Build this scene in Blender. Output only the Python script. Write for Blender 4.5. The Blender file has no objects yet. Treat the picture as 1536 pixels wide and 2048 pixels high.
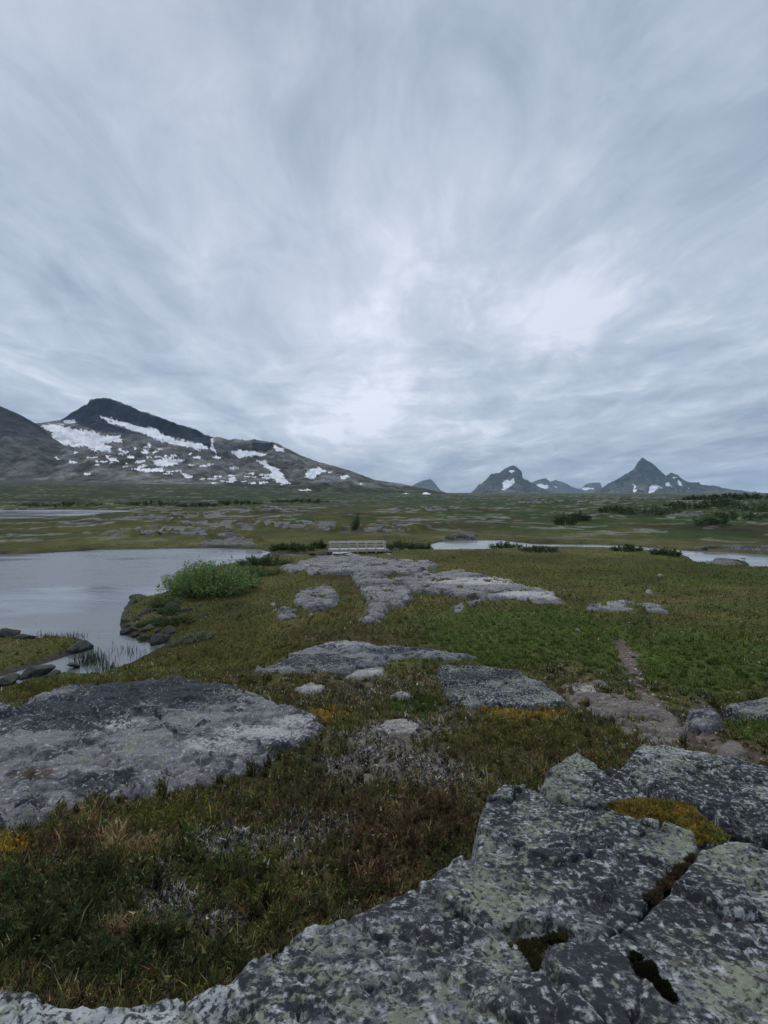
import bpy, bmesh, math, random
import numpy as np

# ------------------------------------------------------------------ camera, sky, sun, exposure
EYE = 1.6                # metres above the rock the photographer stands on
F = 938.0                # focal length in photograph pixels (photo 1536 x 2048)
CU, CV = 768.0, 985.0    # vanishing point of the level line of sight

sc = bpy.context.scene
cam_d = bpy.data.cameras.new("camera")
cam = bpy.data.objects.new("camera", cam_d)
sc.collection.objects.link(cam)
sc.camera = cam
cam.location = (0, 0, EYE)
cam.rotation_euler = (math.radians(90), 0, 0)
cam_d.sensor_fit = 'VERTICAL'
cam_d.sensor_height = 24.0
cam_d.lens = F / 2048.0 * 24.0
cam_d.shift_y = -(1024.0 - CV) / 2048.0
cam_d.clip_start = 0.05
cam_d.clip_end = 60000

SUN_AZ, SUN_EL = math.radians(-25), math.radians(58)
world = bpy.data.worlds.new("World")
sc.world = world
world.use_nodes = True
wt = world.node_tree
for n in list(wt.nodes):
    wt.nodes.remove(n)

def nd(t, typ, **kw):
    n = t.nodes.new(typ)
    for k, v in kw.items():
        setattr(n, k, v)
    return n

def setin(n, **kw):
    for k, v in kw.items():
        n.inputs[k.replace('_', ' ')].default_value = v
    return n

def mathn(t, op, a, b=None, clamp=False):
    n = nd(t, 'ShaderNodeMath', operation=op, use_clamp=clamp)
    for i, v in enumerate((a, b)):
        if v is None:
            continue
        if isinstance(v, (int, float)):
            n.inputs[i].default_value = v
        else:
            t.links.new(v, n.inputs[i])
    return n.outputs[0]

def ramp(t, src, stops, interp='LINEAR'):
    n = nd(t, 'ShaderNodeValToRGB')
    n.color_ramp.interpolation = interp
    els = n.color_ramp.elements
    while len(els) < len(stops):
        els.new(0.5)
    for e, (p, c) in zip(els, stops):
        e.position = p
        e.color = (c, c, c, 1) if isinstance(c, (int, float)) else (*c, 1)
    t.links.new(src, n.inputs[0])
    return n.outputs[0]

def mixc(t, fac, a, b, mode='MIX'):
    n = nd(t, 'ShaderNodeMix', data_type='RGBA', blend_type=mode)
    for i, v in ((0, fac), (6, a), (7, b)):
        if isinstance(v, (int, float)):
            n.inputs[i].default_value = v
        elif isinstance(v, tuple):
            n.inputs[i].default_value = (*v, 1)
        else:
            t.links.new(v, n.inputs[i])
    return n.outputs[2]

def noise(t, vec, scale, detail=6, rough=0.55, dist=0.0, w=None):
    n = nd(t, 'ShaderNodeTexNoise')
    n.inputs['Scale'].default_value = scale
    n.inputs['Detail'].default_value = detail
    n.inputs['Roughness'].default_value = rough
    n.inputs['Distortion'].default_value = dist
    t.links.new(vec, n.inputs['Vector'])
    return n.outputs[0]

def vmap(t, vec, loc=(0, 0, 0), rot=(0, 0, 0), scale=(1, 1, 1)):
    n = nd(t, 'ShaderNodeMapping')
    n.inputs[1].default_value = loc
    n.inputs[2].default_value = rot
    n.inputs[3].default_value = scale
    t.links.new(vec, n.inputs[0])
    return n.outputs[0]

def build_world():
    t = wt
    sky = nd(t, 'ShaderNodeTexSky', sky_type='NISHITA')
    sky.sun_disc = False
    sky.sun_elevation = SUN_EL
    sky.sun_rotation = SUN_AZ
    tc = nd(t, 'ShaderNodeTexCoord')
    sep = nd(t, 'ShaderNodeSeparateXYZ')
    t.links.new(tc.outputs['Generated'], sep.inputs[0])
    zc = mathn(t, 'ADD', mathn(t, 'MAXIMUM', sep.outputs[2], 0.0), 0.13)
    cmb = nd(t, 'ShaderNodeCombineXYZ')
    t.links.new(mathn(t, 'DIVIDE', sep.outputs[0], zc), cmb.inputs[0])
    t.links.new(mathn(t, 'DIVIDE', sep.outputs[1], zc), cmb.inputs[1])
    rot = (0, 0, math.radians(-7))
    wv = nd(t, 'ShaderNodeTexNoise')
    wv.inputs['Scale'].default_value = 0.5
    wv.inputs['Detail'].default_value = 2
    t.links.new(cmb.outputs[0], wv.inputs['Vector'])
    warp = nd(t, 'ShaderNodeVectorMath', operation='MULTIPLY_ADD')
    t.links.new(wv.outputs['Color'], warp.inputs[0])
    warp.inputs[1].default_value = (0.5, 0.9, 0)
    t.links.new(cmb.outputs[0], warp.inputs[2])
    P = warp.outputs[0]
    n1 = noise(t, vmap(t, P, (11.4, 6.3, 2), rot, (1.0, 0.50, 1)), 1.45, 8, 0.58, 0.4)
    n2 = noise(t, vmap(t, P, (7.7, 4.2, 3), rot, (1.0, 0.62, 1)), 4.0, 9, 0.62, 0.7)
    n3 = noise(t, vmap(t, P, (4.9, 2.6, 8), (0, 0, math.radians(20)), (1.0, 0.8, 1)), 0.45, 3, 0.5)
    # low layers seen edge-on above the skyline
    lay = noise(t, vmap(t, tc.outputs['Generated'], (2.2, 0.4, 1.1), (0, math.radians(3), 0), (1.3, 1.3, 11)), 2.1, 7, 0.6, 0.3)
    lw = ramp(t, sep.outputs[2], [(0.0, 0.30), (0.16, 0.24), (0.42, 0.0)])
    m = mathn(t, 'ADD', mathn(t, 'MULTIPLY', n1, 0.50), mathn(t, 'ADD', mathn(t, 'MULTIPLY', n2, 0.26), mathn(t, 'MULTIPLY', n3, 0.40)))
    m = mathn(t, 'ADD', m, mathn(t, 'MULTIPLY', mathn(t, 'SUBTRACT', lay, 0.5), lw))
    col = ramp(t, m, [(0.46, (2.7, 3.35, 4.5)), (0.545, (3.9, 4.55, 5.7)), (0.62, (5.1, 5.75, 6.85)), (0.70, (7.2, 7.7, 8.8))])
    # thin veil: the sun behind the layer brightens it softly
    dt = nd(t, 'ShaderNodeVectorMath', operation='DOT_PRODUCT')
    nrm = nd(t, 'ShaderNodeVectorMath', operation='NORMALIZE')
    t.links.new(tc.outputs['Generated'], nrm.inputs[0])
    t.links.new(nrm.outputs[0], dt.inputs[0])
    ga, ge = math.radians(-7), math.radians(17)
    dt.inputs[1].default_value = (math.sin(ga) * math.cos(ge), math.cos(ga) * math.cos(ge), math.sin(ge))
    glow = mathn(t, 'POWER', mathn(t, 'MAXIMUM', dt.outputs[1], 0.0), 22.0)
    gcol = mixc(t, mathn(t, 'MULTIPLY', glow, 0.75), col, (1.6, 1.5, 1.45), 'ADD')
    fin = mixc(t, 0.90, sky.outputs[0], gcol)
    bg = nd(t, 'ShaderNodeBackground')
    bg.inputs[1].default_value = 0.1
    t.links.new(fin, bg.inputs[0])
    out = nd(t, 'ShaderNodeOutputWorld')
    t.links.new(bg.outputs[0], out.inputs[0])
build_world()

sun_d = bpy.data.lights.new("sun", 'SUN')
sun = bpy.data.objects.new("sun", sun_d)
sc.collection.objects.link(sun)
sun_d.energy = 1.45
sun_d.angle = math.radians(40)
sun_d.color = (1.0, 0.97, 0.92)
sun.rotation_euler = (math.radians(90) - SUN_EL, 0, math.pi - SUN_AZ)
sun.location = (0, 0, 60)

sc.view_settings.view_transform = 'Standard'
sc.view_settings.look = 'None'
sc.view_settings.exposure = 0.12
sc.view_settings.gamma = 1.0
sc.view_settings.use_curve_mapping = False
sc.render.engine = 'CYCLES'
sc.cycles.use_denoising = True
sc.cycles.volume_bounces = 1
sc.cycles.max_bounces = 6
sc.cycles.caustics_reflective = False
sc.cycles.caustics_refractive = False

# ------------------------------------------------------------------ helpers: noise and geometry
rng = np.random.default_rng(7)
random.seed(7)

def _hash(ix, iy, seed):
    h = (ix.astype(np.int64) * 374761393 + iy.astype(np.int64) * 668265263 + seed * 2147483647 + 1013904223) & 0xFFFFFFFF
    h = ((h ^ (h >> 13)) * 1274126177) & 0xFFFFFFFF
    h = h ^ (h >> 16)
    return (h & 0xFFFFFF) / float(0x1000000)

_perm = np.random.default_rng(99).permutation(1024).astype(np.int32)
_ga = np.linspace(0, 2 * np.pi, 1024, endpoint=False)
_gx, _gy = (np.cos(_ga) * 1.5).astype(np.float32), (np.sin(_ga) * 1.5).astype(np.float32)
def perlin(x, y, seed=0):
    x = np.asarray(x, float); y = np.asarray(y, float)
    fx = np.floor(x); fy = np.floor(y)
    ix = fx.astype(np.int32); iy = fy.astype(np.int32)
    fx = (x - fx).astype(np.float32); fy = (y - fy).astype(np.float32)
    wx = fx * fx * fx * (fx * (fx * 6 - 15) + 10)
    wy = fy * fy * fy * (fy * (fy * 6 - 15) + 10)
    r0 = _perm[(ix + seed * 37) & 1023]; r1 = _perm[(ix + 1 + seed * 37) & 1023]
    q0 = iy + seed * 11
    def g(r, q, dx, dy):
        k = _perm[(r + q) & 1023]
        return _gx[k] * dx + _gy[k] * dy
    a = g(r0, q0, fx, fy); b = g(r1, q0, fx - 1, fy); c = g(r0, q0 + 1, fx, fy - 1); d = g(r1, q0 + 1, fx - 1, fy - 1)
    a = a + (b - a) * wx
    return (a + (c + (d - c) * wx - a) * wy).astype(float)

def fbm(x, y, octv=4, seed=0, gain=0.5):
    s = 0.0; a = 1.0; tot = 0.0
    for o in range(octv):
        s = s + a * perlin(x * 2 ** o + o * 17.3, y * 2 ** o - o * 9.1, seed + o * 31)
        tot += a; a *= gain
    return s / tot

def ridged(x, y, octv=4, seed=0, gain=0.5):
    s = 0.0; a = 1.0; tot = 0.0
    for o in range(octv):
        s = s + a * (1 - 2 * np.abs(perlin(x * 2 ** o + o * 13.7, y * 2 ** o + o * 5.9, seed + o * 57)))
        tot += a; a *= gain
    return s / tot

def voronoi(x, y, seed=0):
    """distance to the nearest and second nearest cell point and the id of the nearest"""
    x = np.asarray(x, float); y = np.asarray(y, float)
    ix = np.floor(x); iy = np.floor(y)
    d1 = np.full(x.shape, 9.0); d2 = np.full(x.shape, 9.0); cid = np.zeros(x.shape)
    for dx in (-1, 0, 1):
        for dy in (-1, 0, 1):
            cx = ix + dx; cy = iy + dy
            px = cx + _hash(cx, cy, seed); py = cy + _hash(cx, cy, seed + 5)
            d = np.hypot(px - x, py - y)
            near = d < d1
            d2 = np.where(near, d1, np.minimum(d2, d))
            cid = np.where(near, _hash(cx, cy, seed + 9), cid)
            d1 = np.where(near, d, d1)
    return d1, d2, cid

def smooth(e0, e1, x):
    t = np.clip((x - e0) / (e1 - e0), 0, 1)
    return t * t * (3 - 2 * t)

def poly_sd(x, y, poly):
    """signed distance to a closed polygon, positive inside"""
    x = np.asarray(x, float); y = np.asarray(y, float)
    d = np.full(x.shape, 1e18); inside = np.zeros(x.shape, bool)
    n = len(poly)
    for i in range(n):
        ax, ay = poly[i]; bx, by = poly[(i + 1) % n]
        ex, ey = bx - ax, by - ay
        L = ex * ex + ey * ey + 1e-12
        t = np.clip(((x - ax) * ex + (y - ay) * ey) / L, 0, 1)
        d = np.minimum(d, (x - ax - t * ex) ** 2 + (y - ay - t * ey) ** 2)
        c = (ay > y) != (by > y)
        with np.errstate(divide='ignore', invalid='ignore'):
            xi = ax + (y - ay) * ex / (ey if ey != 0 else 1e-12)
        inside ^= c & (x < xi)
    d = np.sqrt(d)
    return np.where(inside, d, -d)

def line_d(x, y, pts):
    d = np.full(np.shape(x), 1e18)
    for (ax, ay), (bx, by) in zip(pts[:-1], pts[1:]):
        ex, ey = bx - ax, by - ay
        t = np.clip(((x - ax) * ex + (y - ay) * ey) / (ex * ex + ey * ey + 1e-12), 0, 1)
        d = np.minimum(d, (x - ax - t * ex) ** 2 + (y - ay - t * ey) ** 2)
    return np.sqrt(d)

def new_mesh(name, V, faces, smooth_shade=True):
    """V (n,3) array, faces (m,3) or (m,4) integer array"""
    V = np.ascontiguousarray(V, np.float32); faces = np.ascontiguousarray(faces, np.int32)
    me = bpy.data.meshes.new(name)
    m, k = faces.shape
    me.vertices.add(len(V)); me.loops.add(m * k); me.polygons.add(m)
    me.vertices.foreach_set('co', V.ravel())
    me.loops.foreach_set('vertex_index', faces.ravel())
    me.polygons.foreach_set('loop_start', np.arange(0, m * k, k, dtype=np.int32))
    me.polygons.foreach_set('use_smooth', np.full(m, smooth_shade))
    me.update(calc_edges=True)
    return me

def set_col(me, name, C):
    at = me.attributes.new(name, 'FLOAT_COLOR', 'POINT')
    A = np.ones((len(C), 4), np.float32); A[:, :C.shape[1]] = C
    at.data.foreach_set('color', A.ravel())

def link(name, me, mat=None, parent=None, loc=(0, 0, 0)):
    o = bpy.data.objects.new(name, me)
    sc.collection.objects.link(o)
    o.location = loc
    if parent is not None:
        o.parent = parent
    if mat is not None and me is not None and not me.materials:
        me.materials.append(mat)
    return o

def tag(o, label=None, cat=None, group=None, kind=None):
    for k, v in (('label', label), ('category', cat), ('group', group), ('kind', kind)):
        if v:
            o[k] = v
    return o

def grid_faces(nr, nc):
    i = np.arange(nr - 1)[:, None] * nc + np.arange(nc - 1)[None, :]
    i = i.ravel()
    return np.stack([i, i + 1, i + nc + 1, i + nc], 1)

def compact(V, faces, keep, *arrs):
    """keep only some faces and the vertices they use"""
    f = faces[keep]
    used = np.unique(f)
    mp = np.full(len(V), -1, np.int64); mp[used] = np.arange(len(used))
    return (V[used], mp[f]) + tuple(a[used] for a in arrs)

# ------------------------------------------------------------------ the lie of the land (heights relative to the eye)
def zv(v, y):
    return -(v - CV) / F * y

_far = [(1500, -8), (3000, -22), (7000, -62), (13000, -115)]
_mid = [(60, -5.95), (88, -6.0), (130, -6.05), (180, -6.2), (300, -6.3)]
_midr = [(60, -5.95), (88, -5.95), (120, -5.7), (170, -5.0), (240, -3.9), (320, -3.6), (420, -4.6)]
COLS = [
    (-500, [(1.3, -1.55), (3, -2.0), (5, -2.5), (7.5, -3.0), (10, -4.2), (13, -5.5), (16, -6.1), (50, -6.1), (65, -5.7), (100, -5.8), (180, -5.9), (260, -3.5), (500, 4), (900, 22), (1300, 45), (2600, 80), (13000, 0)]),
    (0,    [(1.3, -1.55), (2.9, -2.12), (4.6, -2.56), (7.2, -3.1), (10, -4.2), (13, -5.5), (16, -6.1), (50, -6.1), (62, -5.75), (100, -5.85), (180, -6.0), (260, -4.0), (500, 2), (900, 17), (1300, 36), (2600, 60), (13000, 0)]),
    (350,  [(1.3, -1.6), (2.6, -2.05), (4.4, -2.5), (7.6, -3.1), (10, -4.0), (13.5, -5.15), (17, -5.75), (22, -5.9), (50, -6.0), (62, -5.8), (100, -5.85), (180, -6.05), (260, -4.8), (500, -0.5), (900, 12), (1300, 24), (2600, 40), (13000, -20)]),
    (700,  [(1.3, -1.6), (2.3, -1.95), (3.6, -2.38), (4.9, -2.69), (7.3, -3.23), (9.5, -3.62), (11.5, -3.95), (14, -4.4), (18, -4.9), (25, -5.46), (34, -5.8), (40, -6.0), (45, -6.1)] + _mid + [(800, -4.3), (1300, -1), (2600, -5), (13000, -60)]),
    (1000, [(1.3, -1.6), (2.3, -1.95), (3.6, -2.3), (4.9, -2.6), (7.0, -3.05), (9, -3.45), (10, -3.68), (12.5, -4.18), (17, -4.65), (22, -5.04), (33, -5.5), (43, -5.8)] + _mid + [(800, -6.3)] + _far),
    (1250, [(1.3, -1.6), (2.3, -1.9), (4.4, -2.42), (5.8, -2.81), (9.3, -3.62), (13.5, -4.25), (19.5, -4.89), (28, -5.25), (41, -5.75)] + [(60, -5.95), (88, -5.95), (130, -5.8), (200, -5.2), (300, -4.9), (420, -5.4)] + [(700, -6.6)] + _far),
    (1536, [(1.3, -1.6), (2.7, -1.95), (4.6, -2.5), (7.2, -3.15), (12, -4.03), (21, -4.81), (29, -5.15), (38, -5.75), (46, -6.0)] + _midr + [(900, -5.9)] + _far),
    (2000, [(1.3, -1.6), (2.7, -1.9), (4.6, -2.4), (7.2, -3.0), (12, -3.9), (21, -4.7), (29, -5.05), (38, -5.7), (46, -6.0)] + _midr + [(900, -5.0)] + _far),
]
_az = np.array([math.atan((u - CU) / F) for u, _ in COLS])

def base(x, y):
    x = np.asarray(x, float); y = np.asarray(y, float)
    ly = np.log(np.maximum(y, 0.6))
    Z = []
    for _, pr in COLS:
        yy = np.log([p[0] for p in pr]); zz = np.array([p[1] for p in pr])
        # small three-tap average rounds the profile's corners
        Z.append((np.interp(ly, yy, zz) * 2 + np.interp(ly - 0.12, yy, zz) + np.interp(ly + 0.12, yy, zz)) / 4)
    Z = np.stack(Z)
    a = np.arctan2(x, np.maximum(y, 0.6))
    i = np.clip(np.searchsorted(_az, a) - 1, 0, len(_az) - 2)
    t = np.clip((a - _az[i]) / (_az[i + 1] - _az[i]), 0, 1)
    t = t * t * (3 - 2 * t)
    idx = np.arange(Z[0].size).reshape(Z[0].shape)
    Zf = Z.reshape(len(COLS), -1)
    z0 = Zf[i.ravel(), idx.ravel()].reshape(Z[0].shape); z1 = Zf[(i + 1).ravel(), idx.ravel()].reshape(Z[0].shape)
    z = z0 * (1 - t) + z1 * t
    r = np.hypot(x, y)
    z = z + 0.035 * fbm(x / 0.7, y / 0.7, 3, 3) * smooth(0.8, 2, r)
    z = z - 0.030 * ridged(x / 0.34 + 0.4 * fbm(x / .2, y / .2, 2, 5), y / 0.34, 2, 7) * smooth(1.2, 1.8, r) * smooth(16, 8, r)
    z = z + (0.16 * fbm(x / 4.5, y / 4.5, 4, 11) + 0.05 * fbm(x / 1.3, y / 1.3, 3, 13)) * smooth(4, 12, r)
    z = z + (1.15 * fbm(x / 24, y / 24, 4, 21) + 0.45 * fbm(x / 7, y / 7, 3, 23)) * smooth(52, 100, r)
    z = z + 3.2 * fbm(x / 110, y / 110, 4, 27) * smooth(200, 600, r)
    return z

ZW = -6.2
def on_level(pts, z):
    """photo pixels to points on a level sheet at height z below the eye"""
    return [((u - CU) * (-z / (v - CV)), -z * F / (v - CV)) for u, v in pts]

POND_PX = [(-420, 1122), (-150, 1113), (0, 1108), (60, 1107), (120, 1104), (200, 1100), (330, 1097), (450, 1095), (520, 1099), (552, 1106), (548, 1114), (490, 1124), (430, 1134), (372, 1145), (352, 1165), (345, 1182), (300, 1194), (268, 1200), (252, 1225), (246, 1250), (262, 1272), (335, 1288), (296, 1310), (250, 1333), (205, 1347), (130, 1349), (60, 1362), (0, 1380), (-150, 1405), (-420, 1440)]
STREAM_PX = [(557, 1106), (600, 1109), (640, 1108), (665, 1103), (700, 1099), (780, 1094), (850, 1091), (880, 1083), (930, 1079), (1000, 1080), (1060, 1087), (1130, 1088), (1200, 1089), (1290, 1094), (1380, 1101), (1460, 1104), (1536, 1109), (1800, 1125), (1800, 1160), (1536, 1139), (1440, 1135), (1388, 1124), (1368, 1112), (1290, 1102), (1200, 1097), (1100, 1095), (1000, 1099), (940, 1101), (870, 1101), (780, 1101), (700, 1106), (660, 1112), (600, 1114), (557, 1113)]
LAKE_PX = [(-500, 1022), (-150, 1020), (120, 1019.5), (240, 1020), (285, 1021.5), (200, 1029), (130, 1036), (60, 1039), (0, 1040), (-200, 1042), (-500, 1046)]
POND = on_level(POND_PX, ZW); STREAM = on_level(STREAM_PX, ZW); LAKE = on_level(LAKE_PX, ZW)
BANK = on_level([(-200, 1248), (-60, 1256), (0, 1262), (60, 1278), (110, 1272), (150, 1275), (176, 1287), (168, 1300), (120, 1312), (60, 1330), (0, 1348), (-200, 1370)], ZW + 0.05)

def wsd(x, y):
    """signed distance to open water, positive inside"""
    x = np.asarray(x, float); y = np.asarray(y, float)
    s = np.full(x.shape, -14.0)
    for P in (POND, STREAM, LAKE):
        A = np.array(P)
        b = (x > A[:, 0].min() - 14) & (x < A[:, 0].max() + 14) & (y > A[:, 1].min() - 14) & (y < A[:, 1].max() + 14)
        if b.any():
            s[b] = np.maximum(s[b], poly_sd(x[b], y[b], P))
    A = np.array(BANK)
    b = (x > A[:, 0].min() - 14) & (x < A[:, 0].max() + 14) & (y > A[:, 1].min() - 14) & (y < A[:, 1].max() + 14)
    if b.any():
        s[b] = np.minimum(s[b], -poly_sd(x[b], y[b], BANK))
    r = np.hypot(x, y)
    return s + (0.16 * fbm(x / 1.1, y / 1.1, 3, 41) + 0.25 * fbm(x / 4, y / 4, 2, 43)) * smooth(10, 30, r)

def land(x, y):
    z = base(x, y)
    s = wsd(x, y)
    far = smooth(70, 110, np.asarray(y, float))
    reach = 2.2 + 5 * far
    w = np.exp(-(np.maximum(-s, 0) / reach) ** 2)
    shore = ZW + 0.06 + 0.16 * np.minimum(np.maximum(-s, 0), 3) + 0.07 * fbm(x / 0.6, y / 0.6, 3, 47)
    z = z * (1 - w) + shore * w
    z = np.where(s < 0, np.maximum(z, ZW + 0.02), z)
    z = np.where(s > 0, ZW + 0.04 - np.minimum(0.5, 0.4 * s), z)
    return z

def hit(pts, ymax=None, fn=land):
    """photo pixels to points on the land, by marching along the ray of sight"""
    U = np.array([p[0] for p in pts], float)[:, None]; Vv = np.array([p[1] for p in pts], float)[:, None]
    k = (U - CU) / F; tn = -(Vv - CV) / F
    ym = ymax or 1500
    Y = np.exp(np.linspace(0, math.log(ym), 150))[None] * np.ones_like(k)
    for _ in range(2):
        under = tn * Y <= fn(k * Y, Y)
        i = np.where(under.any(1), under.argmax(1), Y.shape[1] - 1)
        hi = Y[np.arange(len(Y)), i]; lo = Y[np.arange(len(Y)), np.maximum(i - 1, 0)]
        Y = lo[:, None] + (hi - lo)[:, None] * np.linspace(0, 1, 12)[None]
    return [(float(a * b), float(b)) for a, b in zip(k[:, 0], hi)]

# ------------------------------------------------------------------ rocks: outline in the photograph, sheet it lies on
def plane_from(v1, y1, v2, y2, side=0.0):
    """a sheet seen at photo row v1 at distance y1 and at row v2 at distance y2; side = slope to the right"""
    z1, z2 = zv(v1, y1), zv(v2, y2)
    s = (z1 - z2) / (y1 - y2)
    return (z1 - s * y1, side, s)

def on_plane(pts, pl):
    out = []
    for u, v in pts:
        k = (u - CU) / F; t = (v - CV) / F
        y = pl[0] / (-t - pl[1] * k - pl[2])
        out.append((k * y, y))
    return out

ROCKS = []
def rock(label, px, plane=None, ymax=None, h=0.1, proud=0.1, er=0.05, dome=0.0, amp=0.02, wl=0.5, warp=0.05, steep=3.0,
         blend=0.3, mat='rock_lichen', paint=(), name='rock_outcrop', cells=45000, group=None, cat='rock', strata=0.0, cracks=0.0, isl=0.0, joint=0.0):
    if plane is not None:
        P = on_plane(px, plane)
    else:
        P = hit(px, ymax)
        A = np.array(P)
        zz = land(A[:, 0], A[:, 1])
        M = np.c_[np.ones(len(A)), A]
        sol = np.linalg.lstsq(M, zz, rcond=None)[0]
        plane = (sol[0] + h, sol[1], sol[2])
    ROCKS.append(dict(label=label, P=P, pl=plane, proud=proud, er=er, dome=dome, amp=amp, wl=wl, warp=warp, steep=steep, blend=blend,
                      mat=mat, paint=paint, name=name, cells=cells, group=group, cat=cat, strata=strata, cracks=cracks, isl=isl, joint=joint, seed=len(ROCKS) * 13 + 5))

# the outcrop the photographer stands on
PA = (-1.055, 0.0, -0.245); PE = (-0.93, 0.0, -0.35); PD = (-1.00, 0.0, -0.262); PB = (-1.374, 0.0, -0.152); PC = (-1.424, 0.0, -0.17)
rock('tall lichen-spotted grey block with squared left corner, largest of the foreground outcrop',
     [(948, 1705), (958, 1640), (974, 1592), (1003, 1570), (1060, 1572), (1115, 1600), (1185, 1612), (1260, 1632), (1340, 1650), (1392, 1672), (1398, 1695), (1355, 1745), (1300, 1792), (1245, 1842), (1195, 1868), (1150, 1842), (1085, 1815), (1010, 1795), (945, 1770)],
     PA, proud=0.42, er=0.022, amp=0.022, wl=0.55, warp=0.02, steep=5.5, blend=0.25, cells=95000, strata=0.012, cracks=0.014, cat='boulder', joint=0.050, name='lichen_boulder',
     paint=[(1130, 1650, 120, 50, 'g', .5), (1060, 1760, 150, 60, 'g', .5), (1010, 1630, 40, 60, 'd', .7), (1230, 1690, 90, 50, 'd', .5)])
rock('long low lichen-covered ledge with pale left edge at the bottom of the picture',
     [(-420, 2010), (-150, 2006), (0, 2008), (120, 2018), (250, 2022), (330, 2003), (400, 1985), (465, 1962), (495, 1928), (520, 1906), (566, 1894), (582, 1866), (610, 1848), (700, 1830), (760, 1806), (830, 1780), (880, 1752), (920, 1728), (960, 1712), (1040, 1745), (1120, 1800), (1150, 1850), (1100, 1880), (1062, 1905), (1085, 1950), (1120, 1985), (1190, 2060), (1330, 2230), (1350, 2500), (-900, 2500)],
     PE, proud=0.26, er=0.02, amp=0.026, wl=0.5, warp=0.02, steep=4.0, blend=0.25, cells=95000, strata=0.016, cracks=0.012, name='rock_ledge', joint=0.060,
     paint=[(60, 2030, 300, 34, 'p', 2.6), (430, 1995, 80, 30, 'p', 1.0), (330, 2040, 110, 34, 'p', 1.6), (620, 1980, 120, 70, 'd', .6), (560, 2040, 70, 30, 'p', .5), (1000, 1800, 120, 50, 'g', .5)])
rock('broad olive-grey slab split by dark cracks at the lower right corner',
     [(1236, 1868), (1262, 1840), (1310, 1800), (1370, 1750), (1412, 1700), (1450, 1684), (1536, 1692), (1720, 1698), (2250, 1720), (2800, 1900), (3000, 2500), (1400, 2500), (1340, 2230), (1205, 2062), (1135, 1985), (1100, 1950), (1080, 1915), (1118, 1890), (1190, 1884)],
     PD, proud=0.3, er=0.02, amp=0.022, wl=0.6, warp=0.018, steep=5, blend=0.25, cells=95000, strata=0.010, cracks=0.016, name='rock_slab', joint=0.045,
     paint=[(1450, 1760, 90, 50, 'g', .5), (1400, 1900, 120, 60, 'o', .9), (1480, 1960, 90, 70, 'o', .7), (1480, 1800, 60, 40, 'p', .3), (1250, 2000, 90, 50, 'd', .5)])
rock('pointed lichen-spotted rock wedged behind the tall squared block',
     [(1078, 1562), (1098, 1535), (1128, 1506), (1155, 1499), (1180, 1512), (1215, 1535), (1262, 1562), (1305, 1592), (1330, 1625), (1260, 1626), (1180, 1604), (1112, 1592)],
     PB, proud=0.3, er=0.05, amp=0.03, wl=0.4, warp=0.02, steep=4, blend=0.25, cells=45000, strata=0.012, cracks=0.01, cat='boulder', joint=0.060, name='lichen_boulder',
     paint=[(1150, 1530, 50, 25, 'g', .6), (1230, 1570, 50, 25, 'd', .6)])
rock('dark grey lichen slab at the right edge behind the yellow moss',
     [(1240, 1530), (1262, 1510), (1280, 1487), (1335, 1490), (1400, 1496), (1480, 1508), (1536, 1530), (1720, 1560), (2050, 1600), (2150, 1695), (1536, 1680), (1455, 1668), (1425, 1630), (1340, 1598), (1300, 1572)],
     PC, proud=0.28, er=0.05, amp=0.03, wl=0.5, warp=0.025, steep=4, blend=0.25, cells=75000, strata=0.014, cracks=0.016, name='rock_slab', joint=0.040,
     paint=[(1320, 1505, 60, 18, 'p', .6), (1430, 1560, 80, 40, 'd', .5), (1500, 1650, 60, 30, 'g', .4)])
# the smooth whaleback at the left
rock('broad smooth pale grey whaleback slab with dark back at the left edge',
     [(-260, 1448), (0, 1412), (60, 1392), (130, 1374), (230, 1362), (330, 1356), (420, 1363), (455, 1371), (520, 1386), (580, 1410), (640, 1436), (668, 1452), (640, 1474), (592, 1490), (545, 1528), (500, 1548), (440, 1562), (370, 1580), (255, 1600), (196, 1588), (140, 1618), (95, 1648), (40, 1660), (-260, 1668)],
     plane_from(1357, 8.0, 1600, 3.65), proud=0.035, er=0.20, dome=0.0, amp=0.06, wl=1.0, warp=0.22, steep=1.2, blend=0.45, cells=95000, strata=0.04, cracks=0.05, joint=0.075, mat='rock_granite', name='rock_slab',
     paint=[(310, 1380, 175, 32, 'd', 2.8), (90, 1430, 150, 35, 'd', 1.1), (180, 1400, 110, 26, 'd', 1.0), (380, 1410, 60, 14, 'd', .8), (200, 1560, 120, 20, 'd', .4), (80, 1500, 100, 20, 'd', .35), (540, 1465, 100, 16, 'p', 1.1), (430, 1490, 70, 16, 'p', .7), (590, 1440, 50, 14, 'p', .8), (250, 1450, 60, 14, 'p', .6), (250, 1500, 35, 10, 'g', .9), (60, 1545, 70, 22, 'b', 1.1), (520, 1505, 70, 20, 'd', .35), (470, 1385, 50, 14, 'g', .5)])
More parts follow.
